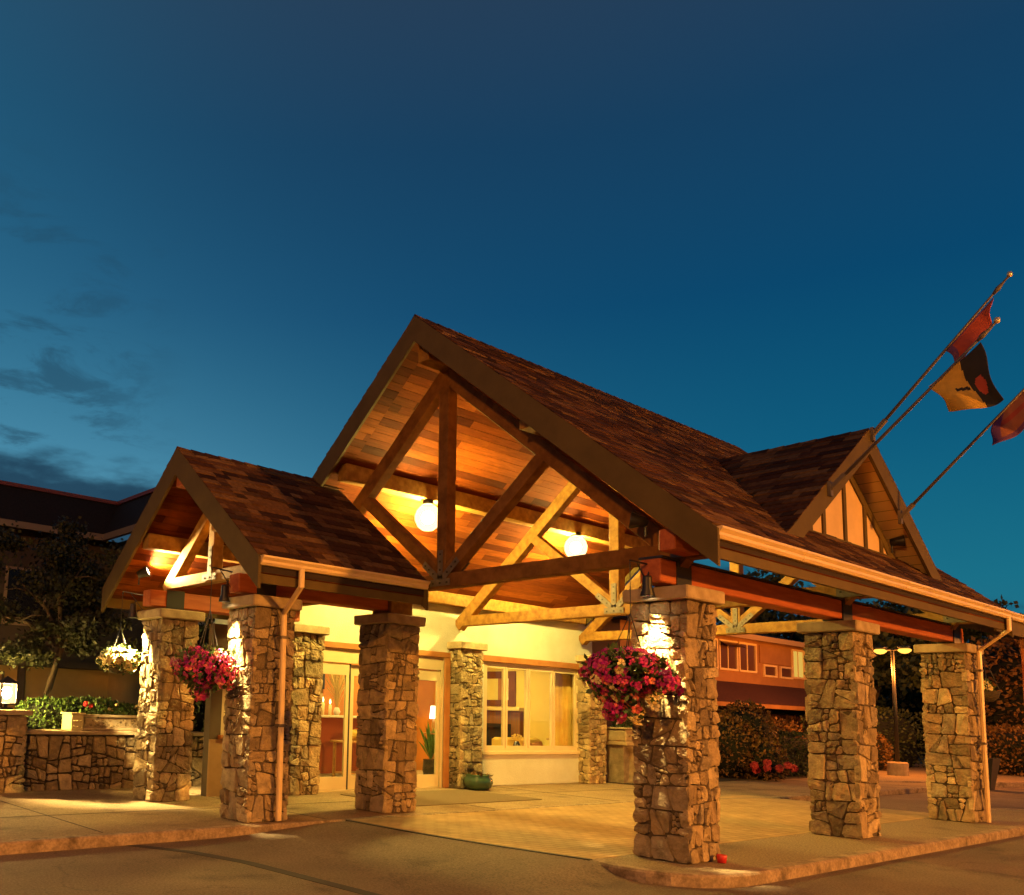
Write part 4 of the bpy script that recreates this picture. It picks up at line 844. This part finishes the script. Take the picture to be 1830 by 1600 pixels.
# ================================================================== LEFT GARDEN WALL
rg = random.Random(55); t = thing('garden_wall', 'low fieldstone retaining wall with concrete coping behind the leftmost column', 'wall', (-5, 9.4, 0))
m = MB(); m.box(-14, -.62, 9.25, 9.6, -.1, .93, 1); lay_stones(m, (-9.5, 9.23, -.02), (1, 0, 0), (0, 0, 1), (0, -1, 0), 8.88, .94, rg, .25, (.02, .055), gap=.014); m.build('stonework', [STONE, MORTAR], t)
m = MB(); m.cbox(-14, -.62, 9.14, 9.66, .931, 1.0, .012); m.build('coping', CAPM, t)
t = thing('wall_pier', 'squat fieldstone pier with a flat cap carrying the glowing lantern', 'pier', (-4.65, 9.4, 0))
m = MB(); m.box(-5.1, -4.22, 9.06, 9.7, -.05, 1.24, 1); lay_stones(m, (-5.12, 9.04, -.02), (1, 0, 0), (0, 0, 1), (0, -1, 0), .92, 1.26, rg, .23, (.02, .05), gap=.010); lay_stones(m, (-4.2, 9.04, -.02), (0, 1, 0), (0, 0, 1), (1, 0, 0), .68, 1.26, rg, .23, (.02, .05), gap=.010); m.build('stonework', [STONE, MORTAR], t)
m = MB(); m.cbox(-5.2, -4.12, 8.94, 9.8, 1.241, 1.325, .012); m.build('capstone', CAPM, t)
t = thing('lantern', 'glowing square lantern on the stone pier at the left edge', 'lantern', (-4.46, 9.3, 1.326))
m = MB(); m.cbox(-4.56, -4.36, 9.2, 9.4, 1.326, 1.36); m.lathe((-4.46, 9.3, 1.36), [(.03, 0), (.03, .05)], 10); m.cbox(-4.60, -4.32, 9.16, 9.44, 1.41, 1.44); m.build('base', DARKM, t)
m = MB(); m.box(-4.575, -4.345, 9.185, 9.415, 1.441, 1.75); gb = m.build('glass_body', LANTERN_SHELL, t); m = MB(); m.lathe((-4.46, 9.3, 1.60), [(.075*math.sin(math.pi*k/8), -.10*math.cos(math.pi*k/8)) for k in range(9)], 14); m.build('bulb', LANTERN_GLOW, gb, True)
m = MB()
for x in (-4.60, -4.345):
    for y in (9.16, 9.415): m.box(x, x+.025, y, y+.025, 1.441, 1.75)
m.mesh([(-4.62, 9.14, 1.751), (-4.30, 9.14, 1.751), (-4.30, 9.46, 1.751), (-4.62, 9.46, 1.751), (-4.46, 9.3, 1.88)], [(3, 2, 1, 0), (0, 1, 4), (1, 2, 4), (2, 3, 4), (3, 0, 4)]); m.build('cage', DARKM, t)

# planter box with pebbled panel standing on the coping
t = thing('planter_box', 'long trough planter with pebbled panel and carved end block on the garden wall', 'planter', (-2.2, 9.4, 1.0))
m = MB(); m.cbox(-3.36, -3.14, 9.18, 9.6, 1.001, 1.275, .01)
for i in range(3):
    for j in range(2): m.lathe((-3.31+.06*i, 9.175, 1.07+.1*j), [(0, -.02), (.02, 0), (0, .02)], 6)
m.cbox(-3.39, -3.11, 9.15, 9.63, 1.276, 1.305, .008); m.build('end_block', mat('pale_carved_stone', (.62, .50, .24), .8, bump=.6, bscale=40), t)
m = MB(); m.cbox(-3.139, -1.0, 9.22, 9.26, 1.23, 1.285); m.cbox(-3.139, -1.0, 9.2, 9.26, 1.001, 1.05); m.box(-3.139, -1.0, 9.26, 9.58, 1.001, 1.22); m.build('trough', CAPM, t)
m = MB(); r = random.Random(9)
for i in range(150):
    x, z = r.uniform(-3.1, -1.1), r.uniform(1.075, 1.21); k = r.uniform(.018, .034); m.mesh([(x+k*math.cos(a), 9.258-.0, z+k*math.sin(a)*.9) for a in [j*1.047 for j in range(6)]]+[(x, 9.258-k*.7, z)], [(i_, (i_+1) % 6, 6) for i_ in range(6)])
m.build('pebble_panel', STONE, t, True)
FOL = mat('hedge_leaf', rough=.5, isl=[(.02, .045, .010), (.05, .10, .018), (.08, .14, .025), (.03, .065, .013), (.11, .17, .035)], spec=.35)
DFOL = mat('dark_leaf', rough=.6, isl=[(.018, .028, .010), (.035, .05, .016), (.06, .075, .022), (.028, .04, .013)], spec=.3)
RFOL = mat('shrub_leaf', rough=.6, isl=[(.06, .036, .012), (.14, .075, .02), (.22, .105, .03), (.09, .052, .016)], spec=.2)
BARK = mat('grey_bark', (.15, .105, .06), .9, c2=(.08, .055, .03), scale=9, stretch=(3, 3, .6), bump=.8, bscale=30)
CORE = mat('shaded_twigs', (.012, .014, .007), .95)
def bed_flowers(name, label, spots, mats, sd, zb):
    r = random.Random(sd); cx_ = sum(p[0] for p in spots)/len(spots); t = thing(name, label, 'flowers', (cx_, spots[0][1], zb)); m = MB(); lv = MB()
    for (x, y, z, k) in spots:
        m2 = Vector((x, y, z)); lv.tube([(x, y, zb), tuple(m2)], .006, 5)
        for i in range(16): v = rand_dir(r, -.5); blossom(m, m2+v*k*.5, v, k*.55, r)
    for i in range(60*len(spots)//3): 
        s = spots[r.randrange(len(spots))]; leaf_quad(lv, Vector((s[0]+r.gauss(0, .09), s[1]+r.gauss(0, .05), r.uniform(zb, s[2]))), rand_dir(r, -.2), .09, .028, r)
    lv.build('foliage', FOL, t); m.build('blossoms', mats, t)
bed_flowers('begonia', 'red begonia bloom beside the carved block of the trough planter', [(-3.02, 9.4, 1.46, .075), (-2.94, 9.38, 1.43, .06)], REDS, 1, 1.221)
bed_flowers('begonia', 'cream begonia blooms standing over the pebbled trough planter', [(-2.52, 9.4, 1.37, .045), (-2.44, 9.4, 1.46, .045), (-2.40, 9.38, 1.33, .045), (-2.58, 9.4, 1.38, .04), (-2.05, 9.4, 1.44, .045), (-1.98, 9.4, 1.40, .05), (-1.6, 9.4, 1.42, .04)], WHITES, 2, 1.221)

# ---- foliage helpers
def shell_hedge(name, label, cat, boxes, n, mat_, sd, ls=(.05, .09), group=None, core=.86, extra=None):
    # boxes: ellipsoids (c, r, power) filled with leaves near the surface
    r = random.Random(sd); zb = min(c[2]-q[2] for c, q, _ in boxes); c0 = boxes[0][0]
    t = thing(name, label, cat, (c0[0], c0[1], max(zb, -.12)), group); m = MB(); k = MB(); tot = sum(q[0]*q[1]+q[0]*q[2]+q[1]*q[2] for _, q, _ in boxes)
    for c, q, pw in boxes:
        c = Vector(c)
        def S(v):
            e = pw; L_ = (abs(v.x)**e+abs(v.y)**e+abs(v.z)**e)**(1/e); return Vector((v.x/L_*q[0], v.y/L_*q[1], v.z/L_*q[2]))
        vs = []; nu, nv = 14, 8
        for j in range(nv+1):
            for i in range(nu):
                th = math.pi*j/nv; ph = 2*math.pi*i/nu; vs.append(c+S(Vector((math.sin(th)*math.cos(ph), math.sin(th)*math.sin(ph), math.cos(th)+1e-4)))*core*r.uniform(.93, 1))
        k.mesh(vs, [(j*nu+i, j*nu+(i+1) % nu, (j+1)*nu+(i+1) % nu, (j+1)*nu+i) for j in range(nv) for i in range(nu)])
        nn = int(n*(q[0]*q[1]+q[0]*q[2]+q[1]*q[2])/tot)
        bumps = [(rand_dir(r, -1), r.uniform(.6, 1)) for _ in range(26)]
        for i in range(nn):
            v = rand_dir(r, -.6); b = max((v.dot(d)-.82)*5*s for d, s in bumps); p = c+S(v)*(r.uniform(.86, 1.02)+.10*max(b, 0)*r.random())
            leaf_quad(m, p, v+rand_dir(r, -1)*1.0, r.uniform(*ls), r.uniform(*ls)*.33, r)
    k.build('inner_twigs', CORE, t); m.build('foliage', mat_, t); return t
def tree(name, label, base, fork, limbs, blobs, n, leafm, sd, ls=(.07, .12), tr=.09, group=None, open_=.3):
    r = random.Random(sd); t = thing(name, label, 'tree', base, group); b, f = Vector(base), Vector(fork); m = MB()
    mid = b.lerp(f, .5)+Vector((r.uniform(-.05, .05), r.uniform(-.05, .05), 0)); m.tube([b, mid, f], [tr, tr*.8, tr*.65], 9)
    for L_ in limbs:
        e = Vector(L_); k = f.lerp(e, .5)+Vector((r.gauss(0, .1), r.gauss(0, .1), .08*(e-f).length)); m.tube([f-Vector((0, 0, tr*.5)), k, e], [tr*.6, tr*.38, tr*.12], 7)
        for q in range(3):
            s = k.lerp(e, r.uniform(.1, .9)); w = s+rand_dir(r, -.2)*(e-f).length*.35; m.tube([s, s.lerp(w, .5)+Vector((0, 0, .05)), w], [tr*.22, tr*.14, tr*.05], 5)
    m.build('trunk', BARK, t, True); lv = MB(); cl = []
    for c, q in blobs:
        c = Vector(c)
        for i in range(max(6, int(q[0]*q[1]*q[2]*5)**1)): 
            v = rand_dir(r, -1)*r.uniform(.25, 1); cl.append((c+Vector((v.x*q[0], v.y*q[1], v.z*q[2])), r.uniform(.12, .28)*(sum(q)/3)**.6))
    for i in range(n):
        c, s = cl[r.randrange(len(cl))]; p = c+Vector((r.gauss(0, s), r.gauss(0, s), r.gauss(0, s*.6))); leaf_quad(lv, p, rand_dir(r, -1), r.uniform(*ls), r.uniform(*ls)*.36, r)
    lv.build('crown', leafm, t); return t
shell_hedge('hedge', 'rounded clipped green hedge behind the garden wall, lit by the lantern', 'hedge', [((-3.5, 10.05, 1.1), (.5, .38, .42), 3), ((-2.7, 10.15, 1.12), (.75, .40, .42), 3.2), ((-1.7, 10.2, 1.06), (.8, .38, .40), 3.2)], 7000, FOL, 61, (.045, .08))
shell_hedge('shrub', 'tall dark shrub filling the gap between the garden wall and the lobby', 'shrub', [((-.35, 10.4, 1.9), (.75, .6, 1.5), 2.4)], 2600, DFOL, 92, (.07, .12))
tree('garden_tree', 'slender leafy tree leaning right behind the garden wall', (-3.5, 10.75, .94), (-3.06, 10.6, 2.55), [(-3.9, 10.6, 3.6), (-2.4, 10.6, 3.5), (-3.2, 10.9, 4.6), (-2.1, 10.8, 2.95), (-4.6, 10.4, 3.0), (-2.9, 10.3, 4.0)],
     [((-3.6, 10.7, 3.5), (.9, .8, .9)), ((-2.3, 10.7, 3.1), (.75, .7, .55)), ((-3.1, 10.8, 4.6), (.9, .8, .8)), ((-4.7, 10.5, 2.9), (.7, .7, .6)), ((-2.4, 10.7, 4.0), (.6, .6, .7)), ((-1.9, 10.4, 2.5), (.5, .5, .3)), ((-3.0, 10.4, 2.7), (.9, .5, .25)), ((-4.5, 10.6, 4.2), (.6, .6, .7)), ((-5.2, 10.8, 3.5), (.6, .6, .9)), ((-2.7, 10.9, 3.6), (.8, .7, .7)), ((-3.9, 10.5, 2.35), (.8, .5, .25))], 20000, mat('maple_leaf', rough=.55, isl=[(.014, .016, .005), (.026, .030, .008), (.038, .040, .010), (.018, .022, .007)], spec=.35), 62, (.06, .11), .085)

# ================================================================== LEFT WING
lw = thing('hotel_wing', 'dark two storey wing with steep brown roof behind the garden tree', 'building', (-6, 17.5, 0))
WALLT = mat('tan_siding', (.62, .38, .14), .85, c2=(.54, .33, .12), scale=2, bump=.3, bscale=40); DWALL = MATS['umber_siding']; BRS = mat('brown_shakes', (.030, .018, .013), .9, c2=.6, scale=20, bump=.8, bscale=60); RTRIM = mat('maroon_cap', (.26, .06, .04), .6)
m = MB(); m.box(-40, 1.15, 17.3, 17.5, -.3, 2.35); m.box(.95, 1.15, 13.1, 17.3, -.3, 2.35); m.build('ground_floor_wall', WALLT, lw)
m = MB(); m.box(-40, 1.15, 17.35, 17.5, 2.35, 5.95); m.box(1.0, 1.15, 13.1, 17.35, 2.35, 5.95); m.box(1.0, 9, 13.0, 13.1, -.3, 5.95); m.build('upper_wall', DWALL, lw)
m = MB(); m.mesh([(-40, 16.7, 5.96), (.3, 16.7, 5.96), (.3, 12.6, 5.96), (9, 12.6, 5.96), (-40, 17.3, 7.0), (.91, 17.3, 7.0), (.91, 13.1, 7.0), (9, 13.1, 7.0), (-40, 19, 7.0), (9, 19, 7.0)], [(0, 1, 5, 4), (1, 2, 6, 5), (2, 3, 7, 6), (4, 5, 9, 8), (5, 6, 7, 9)]); m.build('mansard_roof', BRS, lw)
m = MB(); m.box(-40, .86, 17.22, 17.36, 6.98, 7.08); m.box(.84, .98, 13.0, 17.3, 6.98, 7.08); m.build('roof_cap', RTRIM, lw)
m = MB(); m.box(-40, .28, 16.62, 16.74, 5.80, 5.97); m.box(.22, .34, 12.6, 16.7, 5.80, 5.97); m.build('eave_trim', mat('tan_trim', (.30, .20, .11), .7), lw)
m = MB(); m.box(-40, .9, 16.75, 17.299, 2.36, 2.52); m.box(.4, .94, 13.1, 16.74, 2.36, 2.52); m.build('balcony_slab', DWALL, lw)
for x in (-9, -6.6, -4.2, -1.6): m = MB(); m.cbox(x-.08, x+.08, 16.8, 16.96, .2, 2.359); m.build('post', DWALL, lw)
for x in (-7.7, -5.2, -2.5): 
    m = MB(); m.box(x-.6, x+.6, 17.25, 17.299, .9, 2.2); f = m.build('window', DWALL, lw); m = MB(); m.box(x-.53, x-.02, 17.235, 17.249, .97, 2.13); m.box(x+.02, x+.53, 17.235, 17.249, .97, 2.13); m.build('pane', mat('drawn_curtain', (.42, .27, .12), .6), f)
for x in (-7.6, -4.4, -1.5): m = MB(); m.box(x-.55, x+.55, 17.3, 17.349, 3.4, 4.9); f = m.build('window', MATS['tan_trim'], lw); m = MB(); m.box(x-.48, x+.48, 17.285, 17.299, 3.47, 4.83); m.build('pane', BLACKP, f)

# ================================================================== RIGHT HOTEL BLOCK
rb = thing('hotel_block', 'two storey tan hotel block with maroon skirt roof beyond the rose bushes', 'building', (25, 15, 0))
UP = mat('peach_siding', (.33, .155, .055), .85, c2=(.26, .12, .042), scale=1.5); WD = mat('dim_glass', (.10, .045, .03), .15, spec=.6); DRF = mat('maroon_shingles', (.075, .022, .018), .9, c2=.5, scale=9, stretch=(1, 3, 3), bump=.6, bscale=40)
yb = 12.0
m = MB(); m.box(17, 33, yb, 20, 3.05, 4.9); m.build('upper_wall', UP, rb)
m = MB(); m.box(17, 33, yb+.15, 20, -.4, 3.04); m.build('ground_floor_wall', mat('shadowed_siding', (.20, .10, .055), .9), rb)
m = MB(); m.mesh([(16.6, yb-.55, 4.9), (33.4, yb-.55, 4.9), (33.4, 20.5, 4.9), (16.6, 20.5, 4.9), (18, 16, 6.1), (32, 16, 6.1)], [(3, 2, 1, 0), (0, 1, 5, 4), (1, 2, 5), (2, 3, 4, 5), (3, 0, 4)]); m.build('roof', BRS, rb)
m = MB(); m.box(16.6, 33.4, yb-.62, yb-.55, 4.78, 4.98); m.build('eave_fascia', MATS['tan_trim'], rb)
m = MB(); m.prism([(16.8, yb-.01, 3.12), (16.8, yb-1.35, 2.3), (16.8, yb-1.35, 2.16), (16.8, yb-.01, 2.16)], (16.4, 0, 0)); m.build('skirt_roof', DRF, rb)
m = MB(); m.box(16.8, 33.2, yb-1.42, yb-1.351, 2.12, 2.27); m.build('skirt_fascia', UP, rb)
def bwin(x0, x1, z0, z1, pm, tilt=False, bars=1):
    m = MB(); rect_frame(m, x0, x1, z0, z1, yb-.07, yb-.002, .075)
    for k in range(1, bars+1): xx = x0+(x1-x0)*k/(bars+1); m.box(xx-.025, xx+.025, yb-.04, yb-.003, z0+.05, z1-.05)
    f = m.build('window', CREAMP, rb); m = MB(); m.box(x0+.05, x1-.05, yb-.015, yb-.006, z0+.05, z1-.05); m.build('pane', pm, f)
    if tilt: m = MB(); m.prism([(x0, yb-.045, z1-.05), (x1, yb-.045, z1-.05), (x1, yb-.4, z0+.9), (x0, yb-.4, z0+.9)], (0, -.03, -.01)); m.build('open_sash', WD, f)
for a, b in ((20.6, 21.9), (22.0, 23.3), (23.4, 24.8), (24.9, 26.3)): bwin(a, b, 3.55, 4.72, WD, a == 23.4)
for a in (26.9, 28.3): bwin(a, a+1.1, 3.45, 3.95, WD, bars=0)
bwin(29.4, 30.5, 3.5, 4.74, LITWIN); bwin(30.6, 32, 3.5, 4.74, LITWIN)
m = MB(); m.box(26.6, 29.2, yb-.06, yb-.003, 4.0, 4.7); m.build('blank_panel', UP, rb)
for a in (21, 23.2, 25.4, 27.6, 29.8): 
    m = MB(); rect_frame(m, a, a+1.5, .6, 2.05, yb+.10, yb+.148, .07); f = m.build('window', UP, rb); m = MB(); m.box(a+.07, a+1.43, yb+.125, yb+.14, .67, 1.98); m.build('pane', WD, f)

# ================================================================== STREET LAMPS
def street_lamp(x, y, h, label, power, watts=0):
    t = thing('street_lamp', label, 'street lamp', (x, y, -.1), 'twin headed street lamps')
    m = MB(); m.lathe((x, y, -.1), [(.30, 0), (.30, .52), (.27, .56), (0, .56)], 20); m.build('concrete_base', CAPM, t)
    m = MB(); m.tube([(x, y, .45), (x, y, h)], [.065, .05], 10); m.cbox(x-.05, x+.05, y-.32, y+.32, h-.03, h+.03); m.build('pole', DARKM, t, True)
    for s in (-1, 1):
        m = MB(); m.cbox(x-.12, x+.12, y+s*.34-.16, y+s*.34+.16, h+.035, h+.12, .03); hd = m.build('lamp_head', DARKM, t)
        m = MB(); m.lathe((x, y+s*.36, h-.022), [(0, -.12), (.10, -.10), (.18, -.04), (.20, 0), (.16, .04), (0, .05)], 16); m.build('lens', power, hd, True)
        if watts:
            l = bpy.data.lights.new('sodium_lamp', 'POINT'); l.energy = watts; l.color = (1, .29, .035); l.shadow_soft_size = .12
            o = bpy.data.objects.new('sodium_lamp', l); col.objects.link(o); o.parent = t; o.location = (0, s*.5, h+.1-.34)
street_lamp(23.5, 6.07, 4.12, 'twin headed street lamp glowing orange between the two right columns', SOD_GLOW, 900)
street_lamp(32.0, -3.5, 4.4, 'twin headed lamp by the far hedges outside the right edge of the photo', SOD_GLOW, 2200)
SOD_NEAR = emitter('sodium_glow_near', SODIUM, 14500)
street_lamp(3.6, -16.5, 5.2, 'twin headed car park lamp standing to the right of the viewpoint', SOD_NEAR)
street_lamp(-17.5, -6.0, 7.5, 'twin headed car park lamp standing behind the viewpoint', emitter('sodium_glow_far', SODIUM, 4600))

# ================================================================== RIGHT PLANTING
r = random.Random(77)
t = shell_hedge('rose_bush', 'leafy rose bush with red blooms low down beyond the driveway', 'bush', [((15.2, 7.5, .75), (.8, .9, .95), 2.2), ((16.2, 7.4, 1.1), (.8, .8, 1.0), 2.2), ((15.6, 6.55, .5), (.6, .5, .6), 2.2)], 5200, RFOL, 63, (.07, .13))
m = MB()
for (x, y, z) in [(14.6, 6.35, .42), (14.8, 6.4, .30), (15.0, 6.2, .5), (14.9, 6.15, .35), (15.2, 5.98, .36), (15.1, 5.7, .45), (15.25, 5.62, .38)]:
    for i in range(14): v = rand_dir(r, -.3); blossom(m, Vector((x, y, z))+v*.07, v, .085, r)
m.build('roses', petals('rose_red_petals', [(.36, .03, .04), (.42, .06, .06), (.30, .02, .03)]), t)
shell_hedge('clipped_hedge', 'dark box clipped hedge left of the middle right column', 'hedge', [((18.6, 7.7, .58), (1.9, .9, .68), 7)], 4200, DFOL, 64, (.07, .11), 'hedges across the drive')
shell_hedge('topiary', 'dark dome shaped shrub beside the rose bush', 'shrub', [((17.3, 7.6, .75), (.62, .62, .78), 2.6)], 1800, DFOL, 65, (.07, .11))
shell_hedge('clipped_hedge', 'low hedge behind the dome shaped shrub with reddish sprays', 'hedge', [((21, 9.6, .7), (3.0, .6, .95), 5)], 3600, RFOL, 66, (.09, .15), 'hedges across the drive')
shell_hedge('clipped_hedge', 'dark hedge behind the street lamp', 'hedge', [((29, 9.0, .9), (4.2, 1.0, 1.35), 5)], 3600, DFOL, 67, (.10, .16), 'hedges across the drive')
shell_hedge('clipped_hedge', 'low rounded hedge glowing orange at the right edge', 'hedge', [((31, 4.4, .75), (1.6, 2.2, .95), 3.4)], 4200, RFOL, 68, (.10, .16), 'hedges across the drive')
shell_hedge('conifer_screen', 'tall feathery conifer screen lit orange at the right edge', 'conifer', [((37, 5.4, 2.9), (2.2, 3.2, 2.7), 2.6), ((38, 3.0, 2.4), (2, 2.4, 2.6), 2.6)], 9000, RFOL, 69, (.16, .30))
shell_hedge('shrub_mass', 'dark shrub between the lamp post and the far column', 'shrub', [((26.5, 8.2, .55), (.8, .8, .85), 2.2)], 1300, RFOL, 70, (.09, .15))
def big_tree(label, x, y, h, w, sd, n=6000):
    b = []; rr_ = random.Random(sd)
    for i in range(9): b.append(((x+rr_.uniform(-w, w)*.6, y+rr_.uniform(-w, w)*.6, h*rr_.uniform(.38, .92)), (w*.5, w*.5, h*.16)))
    tree('shade_tree', label, (x, y, -.12), (x, y, h*.35), [(x+w*.5, y, h*.7), (x-w*.5, y, h*.75), (x, y+w*.4, h*.9), (x+.2, y-w*.4, h*.65)], b, n, DFOL, sd, (.22, .40), .22, 'trees behind the hotel block')
big_tree('dark tree rising behind the skirt roofed hotel block, seen over the middle column', 41, 18.5, 10.5, 3.6, 81)
big_tree('dark tree seen through the gap under the eave beam', 46, 15.0, 10.0, 3.8, 82)
big_tree('dark tree behind the twin headed street lamp', 37, 11.8, 7.6, 3.0, 83)
big_tree('dark tree left of the hotel block beyond the lobby corner', 19.5, 15.5, 7.0, 2.6, 84)
big_tree('dark tree above the orange conifer screen', 46, 7.5, 7.4, 3.4, 85)
big_tree('dark tree directly behind the far right column', 44, 11.0, 8.2, 3.4, 86)
shell_hedge('tall_hedge', 'tall dark hedge closing the view far behind the street lamp', 'hedge', [((52, 15, 1.8), (1.5, 13, 2.6), 6)], 6000, DFOL, 90, (.25, .45))
shell_hedge('tall_hedge', 'tall dark hedge at the far end of the drive beyond the orange conifers', 'hedge', [((52, -6, 1.6), (1.5, 9, 2.4), 6)], 4000, DFOL, 91, (.25, .45))
t = thing('planter_tub', 'black tapered planter tub behind the far downspout', 'planter', (21.9, 3.05, -.12)); m = MB(); m.mesh([(21.7, 3.1, -.12), (22.1, 3.1, -.12), (22.1, 3.45, -.12), (21.7, 3.45, -.12), (21.55, 2.95, .78), (22.25, 2.95, .78), (22.25, 3.6, .78), (21.55, 3.6, .78)], [(3, 2, 1, 0), (0, 1, 5, 4), (1, 2, 6, 5), (2, 3, 7, 6), (3, 0, 4, 7)]); m.build('tub', DARKM, t); m = MB(); m.box(21.57, 22.23, 2.97, 3.58, .73, .77); m.build('potting_soil', MATS['bark_mulch'], t)

# ================================================================== SMALL THINGS AT THE ENTRANCE
t = thing('glazed_pot', 'round green glazed pot at the foot of the wall pillar', 'pot', (4.39, 6.93, .0))
m = MB(); m.lathe((4.39, 6.93, .002), [(0, 0), (.20, 0), (.27, .06), (.305, .15), (.29, .23), (.25, .27), (.27, .295), (.265, .31), (.23, .30), (.22, .26), (0, .24)], 28); m.build('pot_body', mat('green_glaze', (.045, .10, .045), .18, c2=(.03, .065, .035), scale=5, spec=.7), t, True)
m = MB(); r = random.Random(6)
for i in range(50): leaf_quad(m, Vector((4.39+r.gauss(0, .1), 6.93+r.gauss(0, .1), .27)), rand_dir(r, .1), .12, .03, r)
m.build('foliage', RFOL, t)
tag((lambda q: q.build('entrance_mat', MATM))(MB().cbox(.85, 4.05, 5.05, 7.0, .002, .014, .004)), 'brown rectangular mat on the pavement before the sliding doors', 'mat')
t = thing('stone_urn', 'carved stone trough on a bulging pedestal right of the window pillar', 'planter', (9.95, 7.15, 0))
m = MB(); m.cbox(9.45, 10.55, 6.85, 7.5, 1.0, 1.28, .02); m.cbox(9.40, 10.6, 6.8, 7.55, 1.281, 1.33, .015); m.cbox(9.42, 10.58, 6.82, 7.53, .90, .999, .015)
for i in range(7): m.lathe((9.58+.145*i, 6.845, 1.14), [(0, -.05), (.045, 0), (0, .05)], 8)
m.build('trough', CAPM, t)
m = MB(); m.lathe((9.98, 7.15, .0), [(0, 0), (.36, 0), (.37, .06), (.33, .15), (.30, .5), (.32, .72), (.40, .80), (.42, .84), (.40, .899), (0, .899)], 24); m.box(9.5, 9.72, 6.95, 7.4, .0, .899); m.build('pedestal', mat('mottled_stone', (.30, .23, .14), .85, c2=(.16, .12, .07), scale=5, bump=.7, bscale=30), t)
m = MB(); r = random.Random(12)
for i in range(420): 
    p = Vector((9.95+r.uniform(-.5, .5), 7.15+r.gauss(0, .14), 1.3+abs(r.gauss(0, .3)))); leaf_quad(m, p, rand_dir(r, -.3), r.uniform(.08, .16), .035, r)
m.build('foliage', DFOL, t)
t = thing('votive_cup', 'small red cup left on the island at the foot of the front column', 'cup', (.17, -.42, 0))
m = MB(); m.lathe((.17, -.42, .001), [(0, 0), (.045, 0), (.055, .08), (.05, .085), (.042, .02)], 14); m.build('cup_body', mat('red_plastic', (.55, .03, .03), .4, spec=.5), t, True)
